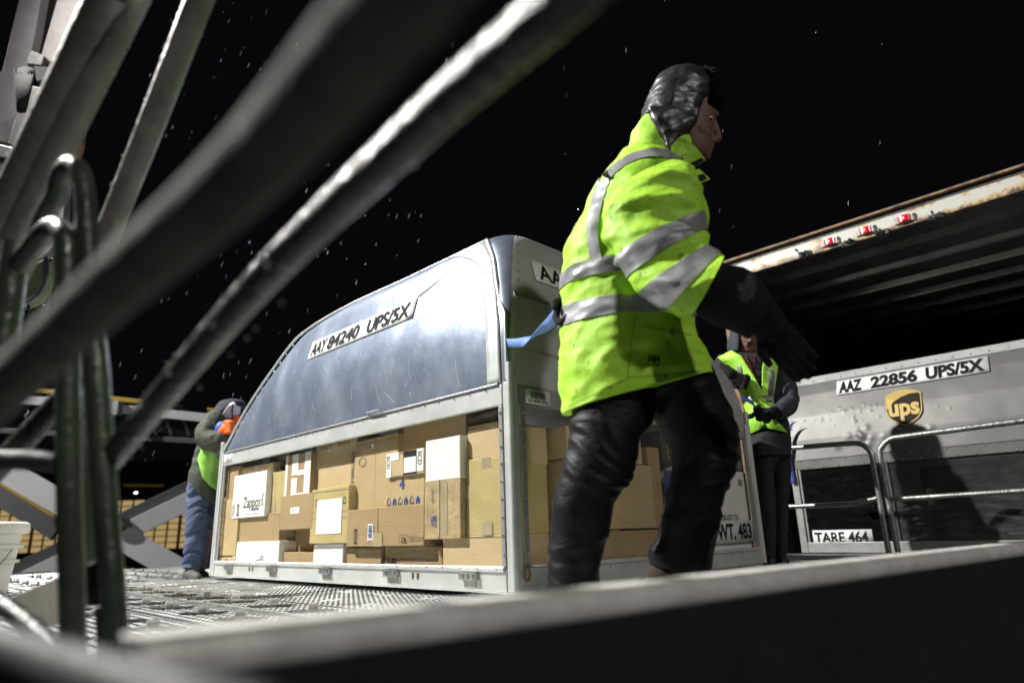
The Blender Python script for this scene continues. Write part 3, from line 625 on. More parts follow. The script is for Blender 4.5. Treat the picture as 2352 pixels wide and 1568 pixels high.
# left column
carton_L('cardboard_box', 'plain brown carton at the top left, left of the white shoe carton', z5(225, 300), z5(335, 565), 0.03, CB[1])
carton_L('cardboard_box', 'plain brown carton at the far left, under the short top one', z5(205, 573), z5(330, 1068), 0.022, CB[0])
T, b, f = carton_L('cardboard_box', 'low brown carton in the bottom left corner with a small red stamp', z5(160, 1076), z5(318, 1185), 0.022, CB[2])
text_on(f(0.4, 0.55, 0.4, 0.85), 'F').build('red_stamp', 'red', T, local=True)
carton_L('cardboard_box', 'brown carton showing just above the white shoe carton', z5(375, 300), z5(655, 400), 0.06, CB[2])
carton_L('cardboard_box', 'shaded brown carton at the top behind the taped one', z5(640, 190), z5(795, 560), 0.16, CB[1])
T, b, f = carton_L('shoe_carton', 'white shoe-shop carton with black lettering, left of the window', z5(328, 365), z5(585, 715), 0.015, M['white_box'])
text_on(f(0.36, 0.88, 0.14, 0.46, 0.002), 'Zappos', 0.0).build('lettering', 'ink', T, local=True)
text_on(f(0.90, 0.96, 0.22, 0.5, 0.002), '{').build('print', 'ink_blue', T, local=True)
quad(T, f(0.62, 0.84, 0.145, 0.20, 0.002), 'blue_band', 'ink_blue'); text_on(f(0.64, 0.82, 0.158, 0.187, 0.003), '.COM', 0).build('lettering', 'lexplate', T, local=True)
barcode(f(0.03, 0.10, 0.05, 0.32, 0.002), 8, None, 9).build('barcode', 'ink_blue', T, local=True)
g = f(0.17, 0.24, 0.05, 0.32, 0.002); mbb = rectln(g, 0.1)
for k in range(7): mbb.add([g(0.1, 0.12 + k * 0.12), g(0.9, 0.12 + k * 0.12), g(0.9, 0.17 + k * 0.12), g(0.1, 0.17 + k * 0.12)], [(0, 1, 2, 3)])
mbb.build('print_frame', 'ink', T, local=True)
text_on(f(0.30, 0.88, 0.045, 0.085, 0.002), 'POWERED by SERVICE', 0).build('small_print', 'ink_grey', T, local=True)
carton_L('cardboard_box', 'yellowish plain carton right of the white shoe carton', z5(590, 348), z5(758, 708), 0.055, CB[3])
carton_L('cardboard_box', 'wide plain brown carton under the white shoe carton', z5(325, 716), z5(715, 942), 0.04, CB[1])
T, b, f = carton_L('taped_carton', 'brown carton crossed with white tape in an H shape', z5(785, 190), z5(985, 540), 0.05, CB[1])
for a in ((0.0, 0.1, 0, 1), (0.27, 0.52, 0.52, 1.0), (0.27, 0.5, 0.02, 0.45), (0.77, 1.0, 0.02, 1.0), (0.5, 0.77, 0.5, 0.62), (0.1, 0.27, 0.0, 0.06), (0.5, 0.77, 0.0, 0.1)): quad(T, f(*a), 'white_tape', 'white_box')
T, b, f = carton_L('cardboard_box', 'small brown carton with a little white label, under the taped one', z5(738, 545), z5(1010, 826), 0.025, CB[1], 0.2)
quad(T, f(0.33, 0.6, 0.46, 0.64), 'paper_label', 'white_box'); text_on(f(0.4, 0.57, 0.5, 0.6, 0.003), '||—', 0).build('print', 'ink_grey', T, local=True)
T, b, f = carton_L('medical_carton', 'white carton with a blue line figure at the bottom left', z5(318, 945), z5(705, 1185), 0.03, M['white_box'])
text_on(f(0.28, 0.54, 0.13, 0.32, 0.002), 'Arthrex', 0.0).build('lettering', 'ink_blue', T, local=True)
mbb = MB(); fg = f(0.52, 0.72, 0.1, 0.5, 0.004)
mbb.tube([fg(0.0, 0.1), fg(0.35, 0.55), fg(0.62, 0.62)], 0.0022, 5); mbb.tube([fg(0.3, 0.35), fg(0.6, 0.05)], 0.0022, 5); mbb.tube([fg(0.1, 0.35), fg(0.4, 0.6)], 0.0022, 5)
mbb.tube([fg(0.75 + 0.16 * math.cos(t), 0.78 + 0.17 * math.sin(t)) for t in [k * math.pi / 6 for k in range(13)]], 0.002, 5); mbb.build('line_figure', 'ink_blue', T, local=True)
carton_L('cardboard_box', 'low plain carton between the two white ones in the bottom row', z5(705, 1035), z5(1020, 1195), 0.06, CB[1])
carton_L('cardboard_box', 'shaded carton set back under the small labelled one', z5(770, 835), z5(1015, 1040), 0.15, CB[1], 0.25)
carton_L('cardboard_box', 'narrow brown carton end beside the set-back one', z5(715, 830), z5(768, 1040), 0.10, CB[2], 0.25)
T, b, f = carton_L('cardboard_box', 'tall yellowish carton with a large blank white sheet on it', z5(1010, 485), z5(1322, 955), 0.025, CB[3])
quad(T, f(0.17, 0.83, 0.17, 0.79), 'white_sheet', 'white_box')
for t in (0.44, 0.55):
    for a in ((0.0, 0.17), (0.83, 1.0)): quad(T, f(a[0], a[1], t, t + 0.006), 'blue_line', 'ink_blue')
for a in (0.12, 0.86): rectln(f(a, a + 0.06, 0.68, 0.80), 0.12).build('handling_mark', 'ink', T, local=True)
quad(T, f(0.0, 1.0, 0.93, 0.938), 'flap_crease', 'ink_grey')
carton_L('white_carton', 'blank white carton in the bottom row, under the white sheet', z5(1025, 962), z5(1275, 1200), 0.05, M['white_box'])
T, b, f = carton_L('cardboard_box', 'large carton at the top with faded grey sports lettering', z5(1012, 70), z5(1392, 560), 0.09, CB[2])
text_on(f(0.2, 0.47, 0.83, 0.92), 'SCHUTT', 0).build('lettering', 'ink_grey', T, local=True); text_on(f(0.6, 0.86, 0.83, 0.92), 'Sports', 0).build('lettering', 'ink_grey', T, local=True)
def rot(fn): return lambda s, t: fn(t, 1 - s)
quad(T, f(0.89, 1.0, 0.1, 0.72, 0.0012), 'pale_strip', 'tapeM'); text_on(rot(f(0.91, 0.985, 0.12, 0.7, 0.003)), 'SCHUTT outside of box', 0).build('lettering', 'ink_grey', T, local=True)
quad(T, f(-0.0, 0.05, 0.0, 0.8, 0.0012), 'pale_strip', 'tapeM')
T, b, f = carton_L('cardboard_box', 'big plain carton with a faint round stamp near its top', z5(1394, 60), z6(300, 822), 0.07, CB[0])
mbb = MB(); fg = f(0.1, 0.3, 0.62, 0.76, 0.003); mbb.tube([fg(0.5 + 0.4 * math.cos(t), 0.5 + 0.45 * math.sin(t)) for t in [k * math.pi / 10 for k in range(21)]], 0.0015, 4); mbb.build('round_stamp', 'ink_grey', T, local=True)
quad(T, f(0.5, 0.505, 0, 1), 'crease', 'ink_grey')
carton_L('cardboard_box', 'upper plain carton behind the white block and the small black-taped box', z6(302, 110), z6(800, 640), 0.10, CB[0])
T, b, f = carton_L('taped_parcel', 'small flat parcel with white and black tape, above the numbered carton', z6(225, 425), z6(490, 560), 0.02, CB[2], 0.12)
quad(T, f(0.0, 0.14, 0, 1), 'white_tape', 'white_box'); quad(T, f(0.14, 0.35, 0.68, 1), 'white_tape', 'white_box'); quad(T, f(0.83, 1.0, 0.1, 1), 'white_tape', 'white_box')
quad(T, f(0.47, 0.83, 0.02, 0.98, 0.0015), 'black_tape', 'ink'); quad(T, f(0.49, 0.81, 0.1, 0.72, 0.0022), 'paper_label', 'white_box')
text_on(rot(f(0.02, 0.10, 0.35, 0.9, 0.003)), 'SCD', 0).build('lettering', 'ink', T, local=True); text_on(rot(f(0.86, 0.96, 0.35, 0.9, 0.003)), 'SCD', 0).build('lettering', 'ink', T, local=True)
T, b, f = carton_L('cardboard_box', 'brown carton printed with a blue 4 and a row of little houses', z6(227, 560), z6(492, 812), 0.035, CB[0])
text_on(f(0.36, 0.50, 0.52, 0.80, 0.002), '4', 0.03).build('lettering', 'ink_blue', T, local=True)
for k in range(6):
    g = f(0.03 + 0.155 * k, 0.14 + 0.155 * k, 0.10, 0.33, 0.002); mbb = MB()
    if k % 2: mbb.add([g(0.0, 0), g(0.35, 0), g(0.35, 0.35), g(0.55, 0.35), g(0.55, 0), g(0.9, 0), g(0.9, 0.6), g(0.45, 1), g(0, 0.6)], [(0, 1, 2, 8), (2, 3, 6, 7), (2, 7, 8), (3, 4, 5, 6)])
    else: mbb.tube([g(0.0, 0), g(0, 0.6), g(0.45, 1), g(0.9, 0.6), g(0.9, 0)], 0.0016, 4); mbb.tube([g(0.35, 0), g(0.35, 0.35), g(0.55, 0.35), g(0.55, 0)], 0.0012, 4)
    mbb.build('printed_house', 'ink_blue', T, local=True)
T, b, f = carton_L('foam_block', 'thick blank white carton standing against the clear side', z6(505, 332), z6(755, 597), 0.006 + 0.012, M['white_box'], 0.16)
T, b, f = carton_L('worn_carton', 'scuffed tape-wrapped carton with faint blue print under the white block', z6(497, 610), z6(758, 1035), 0.02, M['cb_worn'], 0.2)
quad(T, f(0.47, 0.66, 0.08, 0.92), 'packing_tape', 'tapeM'); quad(T, f(0.44, 0.452, 0.0, 1), 'crease', 'ink')
text_on(rot(f(0.22, 0.28, 0.6, 0.82, 0.003)), '8735-0527', 0).build('lettering', 'ink_blue', T, local=True); text_on(rot(f(0.2, 0.36, 0.2, 0.38, 0.003)), 'FREIGHT', 0.02).build('lettering', 'ink_blue', T, local=True)
carton_L('cardboard_box', 'top carton of the right-hand stack beside the corner post', z6(803, 232), z6(1062, 480), 0.06, CB[2])
T, b, f = carton_L('cardboard_box', 'tall middle carton of the right-hand stack beside the corner post', z6(796, 470), z6(1066, 1008), 0.05, CB[3])
for a in ((0.45, 0.72, 0.0, 0.17), (0.45, 0.72, 0.86, 1.0)): quad(T, f(*a), 'packing_tape', 'tapeM')
carton_L('cardboard_box', 'bottom carton of the right-hand stack beside the corner post', z6(632, 1012), z6(1068, 1300), 0.05, CB[2])
T, b, f = carton_L('cardboard_box', 'long carton with a barcode sticker and a gift card mark', z5(1318, 660), z6(492, 1086), 0.025, CB[1])
quad(T, f(0.31, 0.38, 0.16, 0.58), 'barcode_sticker', 'white_box'); barcode(rot(f(0.32, 0.37, 0.2, 0.54, 0.003)), 18, None, 4).build('barcode', 'ink_blue', T, local=True)
mbb = rectln(f(0.115, 0.16, 0.08, 0.46), 0.09); g = f(0.115, 0.16, 0.08, 0.46)
for k in range(8): mbb.add([g(0.1, 0.08 + k * .11), g(0.9, 0.08 + k * .11), g(0.9, 0.11 + k * .11), g(0.1, 0.11 + k * .11)], [(0, 1, 2, 3)])
mbb.build('handling_mark', 'ink', T, local=True)
text_on(f(0.74, 0.80, 0.09, 0.2, 0.002), 'a', 0).build('lettering', 'ink', T, local=True); rectln(f(0.715, 0.81, 0.06, 0.27), 0.03).build('print_frame', 'ink', T, local=True)
text_on(f(0.83, 0.99, 0.12, 0.25, 0.002), 'Gift Card', 0).build('lettering', 'ink_grey', T, local=True)
carton_L('cardboard_box', 'low brown carton right of the blank white one in the bottom row', z5(1278, 1000), z5(1612, 1210), 0.07, CB[1])
T, b, f = carton_L('cardboard_box', 'low carton with a striped mark, under the gift card carton', z6(212, 1090), z6(628, 1300), 0.08, CB[1])
mbb = rectln(f(0.14, 0.21, 0.1, 0.55), 0.1); g = f(0.14, 0.21, 0.1, 0.55)
for k in range(6): mbb.add([g(0.1, 0.1 + k * .14), g(0.9, 0.1 + k * .14), g(0.9, 0.14 + k * .14), g(0.1, 0.14 + k * .14)], [(0, 1, 2, 3)])
mbb.build('handling_mark', 'ink', T, local=True)
# short side cartons
z3 = lambda x, y: (1134.3 + 0.3473 * x, 862 + 0.3473 * y)
def carton_R(name, label, x0, x1, z0, z1, inset, m_, depth=0.3):
    o = N0 + XR * x0 + YL * inset + ZZ * z0
    T = thing(name, label, 'carton', frame_m(o), G); w, h = x1 - x0, z1 - z0
    mb = MB(); mb.bx(0, w, 0, depth, 0, h); mb.build('card_body', m_, T, local=True, bevel=0.005)
    def fn(s0, s1, t0, t1, o_=0.0015): return lambda s, t: Vector((w * (s0 + (s1 - s0) * s), -o_, h * (t0 + (t1 - t0) * t)))
    return T, fn
xr = lambda u, v, y=0.03: onRf(u, v, y)
a = xr(*z3(202, 285)); b_ = xr(*z3(200, 530)); c_ = xr(*z3(205, 1042))
carton_R('cardboard_box', 'plain brown carton at the top of the short side, left of the legs', 0.40, 1.02, b_.z + 0.004, 0.755, 0.03, CB[2])
carton_R('cardboard_box', 'large plain carton in the middle of the short side', 0.40, 1.10, c_.z + 0.004, b_.z, 0.03, CB[0])
carton_R('cardboard_box', 'plain carton at the bottom left of the short side', 0.40, 0.78, 0.065, c_.z, 0.03, CB[1])
T, f = carton_R('cardboard_box', 'brown carton with a dark curved arrow, seen between the legs', 0.79, 1.30, 0.065, c_.z - 0.004, 0.04, CB[1])
g = f(0.12, 0.62, 0.18, 0.5, 0.003); mbb = MB(); q = [g(t, 0.55 - 0.9 * t + 1.25 * t * t) for t in [k / 12 for k in range(13)]]; mbb.tube(q, [0.002 + 0.008 * math.sin(math.pi * min(1, k / 11)) for k in range(13)], 6, flat=0.15)
mbb.tube([g(0.82, 1.0), g(1.05, 1.05), g(1.0, 0.6)], 0.006, 5); mbb.build('curved_arrow', 'ink_grey', T, local=True)
carton_R('cardboard_box', 'brown carton above the arrow carton, between the legs', 1.105, 1.22, c_.z + 0.002, 0.70, 0.05, CB[1])
T, f = carton_R('appliance_carton', 'pale grey television carton behind the forward leg', 1.31, 2.20, 0.10, 0.60, 0.03, M['white_box'])
mbb = MB(); gg = f(0.06, 0.42, 0.66, 0.86, 0.003); pol = [gg(0.5 + 0.5 * math.cos(t), 0.5 + 0.5 * math.sin(t)) for t in [k * math.pi / 16 for k in range(32)]]; mbb.prism(pol, (0, -0.001, 0)); ov = mbb.build('oval_badge', 'ink_blue', T, local=True)
text_on(sub(gg, 0.12, 0.9, 0.3, 0.7), 'SAMSUNG', 0.01).build('lettering', 'lexplate', ov, local=True) if False else text_on(lambda s, t: gg(0.12 + 0.76 * s, 0.32 + 0.36 * t) + Vector((0, -0.002, 0)), 'SAMSUNG', 0.01).build('lettering', 'lexplate', ov, local=True)
text_on(f(0.52, 0.80, 0.36, 0.46, 0.002), 'CURVED TV', 0).build('lettering', 'ink', T, local=True)
barcode(f(0.86, 0.92, 0.82, 0.9, 0.002), 8, None, 2).build('barcode', 'ink_grey', T, local=True)
quad(T, f(-0.10, -0.01, 0.1, 0.95, -0.002), 'blue_panel', 'ink_blue')
T, f = carton_R('dark_carton', 'dark carton with a painted reflection of a gold shield above the television carton', 1.24, 2.20, 0.605, 0.80, 0.04, M['dark_steel'])
rectln(f(0.05, 0.13, 0.2, 0.75), 0.08).build('shield_reflection', 'gold', T, local=True); text_on(f(0.06, 0.12, 0.35, 0.6, 0.003), 'sdn', 0.02).build('lettering', 'gold', T, local=True)  # gold shield and letters painted in for a mirrored logo reflection
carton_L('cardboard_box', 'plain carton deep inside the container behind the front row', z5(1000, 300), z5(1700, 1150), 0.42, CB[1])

# ================================================================== CONTAINER IN THE TRAILER
N2 = Vector((2.37, 5.80, 0.0)); M2 = frame_m(N2)
C2 = thing('cargo_container', 'low metal air cargo container with a gold shield, standing in the trailer', 'cargo container', M2)
T2A = [(0.78, 0.0), (0.95, 0.02), (1.15, 0.07), (1.35, 0.15), (1.47, 0.215), (1.52, 0.26)]
f2 = lambda z: interp(T2A, z)
WID = -3.18
def P2(y, z, o=0.0): return Vector((f2(z) - o, y, z))
DENT = [(rnd.gauss(-0.62, 0.33), rnd.gauss(1.13, 0.06), rnd.uniform(0.007, 0.013)) for _ in range(46)] + [(rnd.gauss(-0.72, 0.16), rnd.gauss(0.92, 0.03), 0.025) for _ in range(14)]
def dent(y, z):
    s = 0
    for dy, dz, r in DENT:
        q = ((y - dy) ** 2 + (z - dz) ** 2) / (r * r)
        if q < 6: s += math.exp(-q) * r * 0.22
    return s
mb = MB(); ys = [-0.005 + (WID + 0.01) * k / 420 for k in range(421)]; zz = [0.78 + 0.70 * k / 110 for k in range(111)]
mb.grid([[P2(y, z, dent(y, z)) for y in ys] for z in zz]); mb.build('front_panel', 'panel_metal', C2, smooth=True, local=True, angle=None)
mb = MB(); mb.grid([[Vector((f2(z) + 0.004, y, z)) for y in (-0.0, WID)] for z in (1.47, 1.52)] + [[Vector((0.9, y, 1.54)) for y in (0, WID)], [Vector((2.0, y, 1.2)) for y in (0, WID)], [Vector((2.2, y, 0.6)) for y in (0, WID)]])
mb.build('roof_sheet', 'alu_dull', C2, local=True)
mb = MB(); mb.prism([Vector((f2(z) + 0.005, 0.0, z)) for z in (0.78, 0.95, 1.15, 1.35, 1.47, 1.52)] + [Vector((0.9, 0, 1.535)), Vector((2.0, 0, 1.19)), Vector((2.2, 0, 0.78))], (0, 0.01, 0)); mb.build('end_panel', 'alu_dull', C2, local=True)
mb = MB(); mb.grid([[P2(y, z, 0.004) for y in (0.004, WID)] for z in (1.455, 1.525)]); o = mb.build('top_flange', 'alu_frame', C2, local=True); so = o.modifiers.new('t', 'SOLIDIFY'); so.thickness = 0.004
mb = MB(); mb.bx(-0.008, 0.02, WID, 0, 0.70, 0.778); mb.bx(-0.012, 0.0, WID, 0, 0.775, 0.785); mb.build('mid_beam', 'panel_metal', C2, local=True, bevel=0.003)
mb = MB(); mb.bx(-0.004, 0.04, WID, 0, 0.03, 0.11); mb.build('base_rail', 'alu_dull', C2, local=True, bevel=0.003)
mb = MB(); mb.bx(-0.008, 0.03, -0.05, 0.006, 0.03, 0.70); mb.bx(-0.004, 0.02, -0.075, -0.06, 0.11, 0.70); mb.build('corner_post', 'alu_dull', C2, local=True, bevel=0.003)
mb = MB(); mb.bx(-0.004, 0.001, -0.76, -0.70, 0.115, 0.70); mb.build('corner_post', 'dark_steel', C2, local=True)
for ya_, yb_, mm_ in ((-0.76, -0.05, 'clear_shade'), (WID, -0.76, 'clear_dark')):
    mb = MB(); mb.add([(0.008, ya_, 0.11), (0.008, yb_, 0.11), (0.008, yb_, 0.70), (0.008, ya_, 0.70)], [(0, 1, 2, 3)]); mb.build('window_pane', mm_, C2, local=True)
mb = MB(); mb.tube([P2(0.0, z, 0.002) for z in (0.78, 0.9, 1.05, 1.2, 1.35, 1.47, 1.52)], 0.008, 8); mb.build('edge_rib', 'alu_frame', C2, smooth=True, local=True)
rv = MB()
for k in range(26): rivet(rv, P2(-0.1 - 0.12 * k, 1.478, 0.008), r=0.006); rivet(rv, Vector((-0.008, -0.1 - 0.12 * k, 0.765)), r=0.006); rivet(rv, Vector((-0.009, -0.16 - 0.12 * k, 0.712)), r=0.006)
for k in range(9): rivet(rv, P2(-0.04, 0.83 + 0.075 * k, 0.003), r=0.006)
for p in ((-0.02, 1.505), (-0.055, 1.50), (-0.02, 1.475), (-0.055, 1.47)): rivet(rv, P2(p[0], p[1], 0.007), r=0.007)
rv.build('rivet_row', 'rivet', C2, smooth=True, local=True)['kind'] = 'stuff'
def onC2(u, v, z_lean=True):
    x = 0.0
    for _ in range(6):
        q = onL(u, v, x, N2); x = f2(q.z) if z_lean else 0.0
    return q
def F2(y0, y1, z0, z1, o): return lambda s, t: P2(y0 + (y1 - y0) * s, z0 + (z1 - z0) * t, o)
z66 = lambda x, y: (1769.4 + 0.3473 * x, 771.3 + 0.3473 * y)
a = onC2(*z66(442, 395)); b = onC2(*z66(442, 305)); c = onC2(*z66(1448, 232)); d = onC2(*z66(1443, 127))
print('AAZ plate', a, b, c, d)
zlo, zhi = (a.z + c.z) / 2, (b.z + d.z) / 2; yl, yr_ = (a.y + b.y) / 2, (c.y + d.y) / 2
pl = plate_from(F2(yl, yr_, zlo, zhi, 0.012), 6, 3, 'number_plate', C2)
for txt, s0, s1 in (('AAZ', 0.02, 0.185), ('22856', 0.25, 0.565), ('UPS/5X', 0.62, 0.975)):
    text_on(sub(F2(yl, yr_, zlo, zhi, 0.018), s0, s1, 0.09, 0.91), txt, 0.045).build('lettering', 'ink', pl, local=True)
a = onC2(*z66(765, 470)); b = onC2(*z66(1008, 470)); c = onC2(*z66(893, 597)); d = onC2(*z66(880, 356))
print('shield', a, b, c, d)
sy0, sy1, sz0, sz1 = a.y, b.y, c.z, d.z
shape = [(0, 0.86), (0.12, 0.93), (0.3, 0.98), (0.5, 1.0), (0.7, 0.98), (0.88, 0.93), (1, 0.86), (1, 0.45), (0.97, 0.32), (0.88, 0.2), (0.72, 0.1), (0.5, 0.0), (0.28, 0.1), (0.12, 0.2), (0.03, 0.32), (0, 0.45)]
def shield(sc, o, name, m_, parent, tri=None):
    mb = MB(); g = F2(sy0, sy1, sz0, sz1, o); pts = [g(0.5 + (s - 0.5) * sc, 0.5 + (t - 0.5) * sc) for s, t in (tri or shape)]
    mb.add(pts + [sum(pts, Vector()) / len(pts)], [(i, (i + 1) % len(pts), len(pts)) for i in range(len(pts))]); return mb.build(name, m_, parent, local=True)
sh = shield(1, 0.014, 'shield_emblem', 'gold', C2); shield(0.93, 0.0155, 'shield_field', 'brown', sh)
sw = [(0.04, 0.84), (0.12, 0.91), (0.3, 0.955), (0.5, 0.975), (0.7, 0.955), (0.88, 0.91), (0.96, 0.86), (0.7, 0.86), (0.45, 0.80), (0.25, 0.70), (0.04, 0.50)]
mb = MB(); g = F2(sy0, sy1, sz0, sz1, 0.017); pts = [g(*q) for q in sw]; mb.add(pts, [(0, 1, 9, 10), (1, 2, 8, 9), (2, 3, 7, 8), (3, 4, 7), (4, 5, 6, 7)]); mb.build('shield_swoosh', 'gold', sh, local=True)
text_on(sub(F2(sy0, sy1, sz0, sz1, 0.018), 0.08, 0.93, 0.14, 0.62), 'ups', 0.035).build('lettering', 'gold', sh, local=True)
a = onL(*z66(283, 1382), 0, N2); b = onL(*z66(275, 1285), 0, N2); c = onL(*z66(672, 1378), 0, N2); d = onL(*z66(668, 1277), 0, N2)
pl = plate_from(lambda s, t: Vector((0.003, b.y + (d.y - b.y) * s, a.z + (b.z - a.z) * t)), 1, 1, 'weight_plate', C2)
text_on(lambda s, t: Vector((0.001, b.y + (d.y - b.y) * (0.03 + 0.9 * s), a.z + (b.z - a.z) * (0.12 + 0.76 * t))), 'TARE 464', 0.03).build('lettering', 'ink', pl, local=True)
# crumpled wrap lying inside behind the pane
mb = MB(); rows = []
for i in range(26):
    rows.append([Vector((0.10 + 0.12 * noise.noise(Vector((i * 0.35, j * 0.22, 2))), -0.75 - 2.3 * j / 50, 0.12 + 0.5 * i / 25 * (0.55 + 0.3 * noise.noise(Vector((j * 0.12, 1, 1)))))) for j in range(51)])
mb.grid(rows); w = mb.build('plastic_wrap', 'sling', smooth=True, local=True, angle=None); w.matrix_world = M2
tag(w, 'crumpled plastic sheeting behind the scuffed window of the shield container', 'plastic sheet')
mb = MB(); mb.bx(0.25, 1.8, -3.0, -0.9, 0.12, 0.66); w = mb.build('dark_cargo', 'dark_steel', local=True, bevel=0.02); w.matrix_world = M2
tag(w, 'dark load half seen inside the shield container', 'cargo')
# second container deeper in the trailer
M3 = frame_m(N2 + XR * 2.45 + YL * 0.0); C3 = thing('cargo_container', 'grey domed container top seen above the shield container', 'cargo container', M3)
mb = MB(); pr = [(0, 0.05), (0, 1.0), (0.05, 1.6), (0.25, 1.88), (0.6, 2.02), (1.2, 2.05), (1.7, 1.95), (2.0, 1.5), (2.05, 0.05)]
prof = [(0.0, 0.05), (0, 1.3), (-0.2, 1.62), (-0.5, 1.82), (-0.85, 1.93), (-1.4, 1.95), (-2.4, 1.93), (-3.0, 1.8), (-3.18, 1.4), (-3.18, 0.05)]
mb.prism([Vector((0, y, z)) for y, z in prof], (2.0, 0, 0)); mb.build('domed_shell', 'alu_dull', C3, local=True)
mb = MB(); mb.tube([Vector((-0.01, y, z + 0.005)) for y, z in prof[1:-1]], 0.02, 8); mb.build('edge_rib', 'alu_frame', C3, smooth=True, local=True)

# ================================================================== TRAILER
TR_ = thing('cargo_trailer', 'open cargo trailer with a rusty white roof edge and corrugated ceiling', 'trailer', M2)
TX = -0.20; ZT = 2.48; YE = 0.26; YW = -3.55
mb = MB(); mb.bx(TX, TX + 0.04, YW, YE, ZT, ZT + 0.125); o = mb.build('roof_fascia', 'fascia', TR_, local=True, bevel=0.003)
mb = MB(); mb.bx(TX + 0.02, TX + 0.12, YW, YE, ZT + 0.127, ZT + 0.17); mb.build('recess', 'dark_steel', TR_, local=True)
mb = MB(); mb.bx(TX - 0.02, TX + 0.02, YW, YE + 0.01, ZT + 0.172, ZT + 0.19); mb.build('roof_lip', 'rust', TR_, local=True, bevel=0.003)
# corrugated ceiling: ribs run across the opening
mb = MB(); prof = []; x = TX + 0.05
while x < 5.6:
    prof += [(x, ZT + 0.03), (x + 0.30, ZT + 0.03), (x + 0.34, ZT + 0.075), (x + 0.40, ZT + 0.075), (x + 0.44, ZT + 0.03), (x + 0.45, ZT + 0.015), (x + 0.49, ZT + 0.015)]; x += 0.50
mb.grid([[Vector((px_, y, pz)) for y in (YE, -0.6, -1.6, -2.6, YW)] for px_, pz in prof]); mb.build('corrugated_ceiling', 'ceil', TR_, local=True)
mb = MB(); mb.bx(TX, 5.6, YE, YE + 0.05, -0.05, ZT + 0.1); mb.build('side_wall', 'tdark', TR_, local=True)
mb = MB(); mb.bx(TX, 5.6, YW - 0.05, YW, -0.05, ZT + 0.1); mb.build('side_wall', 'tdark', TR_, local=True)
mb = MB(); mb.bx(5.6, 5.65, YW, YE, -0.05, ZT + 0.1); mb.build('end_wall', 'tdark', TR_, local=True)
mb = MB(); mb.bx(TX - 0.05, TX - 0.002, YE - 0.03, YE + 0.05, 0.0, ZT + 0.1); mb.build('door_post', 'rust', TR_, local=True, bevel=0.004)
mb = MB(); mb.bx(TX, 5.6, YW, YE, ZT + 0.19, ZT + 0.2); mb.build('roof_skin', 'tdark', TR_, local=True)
for k, (u, v) in enumerate(((1906, 556), (1988, 530), (2077, 503))):
    q = onL(u, v, TX - 0.01, N2)
    mb = MB(); mb.bx(TX - 0.018, TX - 0.002, q.y - 0.075, q.y + 0.075, q.z - 0.030, q.z + 0.030); lp = mb.build('marker_lamp', 'lens_base', TR_, local=True, bevel=0.006)
    mb = MB(); mb.prism([Vector((TX - 0.019 - 0.022 * math.sin(t) ** 0.6, q.y - 0.042 * math.cos(t), q.z - 0.025)) for t in [max(0, math.pi * i / 10) if i < 10 else math.pi - 1e-6 for i in range(11)]], (0, 0, 0.05)); mb.build('red_lens', 'redlens', lp, local=True)
    mb = MB(); mb.sphere((TX - 0.038, q.y, q.z), 0.008, 8); mb.build('diode', 'redglow', lp, smooth=True, local=True)
    text_on(lambda s, t: Vector((TX - 0.020, q.y - 0.062 - 0.016 * s, q.z - 0.02 + 0.04 * t)), 'F', 0.02).build('lettering', 'ink', lp, local=True)
for k, (u, v) in enumerate(((1848, 583), (1947, 559), (2026, 534), (2150, 497))):
    q = onL(u, v, TX - 0.01, N2); rr_ = random.Random(k)
    mb = MB(); mb.bx(TX - 0.02, TX - 0.002, q.y - 0.05, q.y + 0.05, q.z - 0.02, q.z + 0.02)
    for i in range(5): a_ = Vector((TX - 0.03, q.y + rr_.uniform(-.05, .05), q.z + rr_.uniform(-.03, .03))); mb.tube([a_, a_ + Vector((-0.02, rr_.uniform(-.03, .03), rr_.uniform(-.03, .03)))], 0.008, 6)
    mb.build('lamp_bracket', 'dark_steel', TR_, local=True)
mb = MB(); mb.bx(TX - 0.3, TX + 0.02, -3.4, 0.1, 0.004, 0.028); mb.build('sill_plate', 'alu_dull', TR_, local=True)

# ================================================================== GUARD RAILS in front of the trailer
RX = -0.62
def rp(u, v): q = onL(u, v, RX, N2); return N2 + XR * RX + YL * q.y + ZZ * q.z
def bend(pts, n=6): return crom([Vector(p) for p in pts], n)
def guard(name, label, outer, mid, feet, m_='galv'):
    T = thing(name, label, 'guard rail', feet[0], 'guard rails before the trailer')
    mb = MB(); mb.tube(bend(outer), 0.0195, 12); mb.build('rail_frame', m_, T, smooth=True)
    mb = MB(); mb.tube(mid, [0.0175] * len(mid), 12); mb.build('mid_rail', m_, T, smooth=True)
    return T
zl = lambda P, z: Vector((P.x, P.y, z))
a = rp(1785, 1031); b = rp(1935, 1019); c = rp(1975, 1019); d = rp(1997, 1035); e = rp(2006, 1062); f_ = rp(2040, 1262); f_.z = 0.0
guard('guard_rail', 'galvanised guard rail with rounded corner, left of the pair', [a, b.lerp(a, 0.5), b, c, d, e, e.lerp(f_, 0.5), f_], [rp(1785, 1164), rp(1955, 1157), rp(2014, 1144)], (zl(f_, 0),))
a = rp(2500, 946); b = rp(2085, 1001); c = rp(2046, 1008); d = rp(2026, 1026); e = rp(2022, 1052); f_ = rp(2062, 1262); f_.z = 0.0
guard('guard_rail', 'galvanised guard rail running off to the right edge', [a, a.lerp(b, 0.5), b, c, d, e, e.lerp(f_, 0.5), f_], [rp(2036, 1147), rp(2085, 1144), rp(2500, 1117)], (zl(f_, 0),))

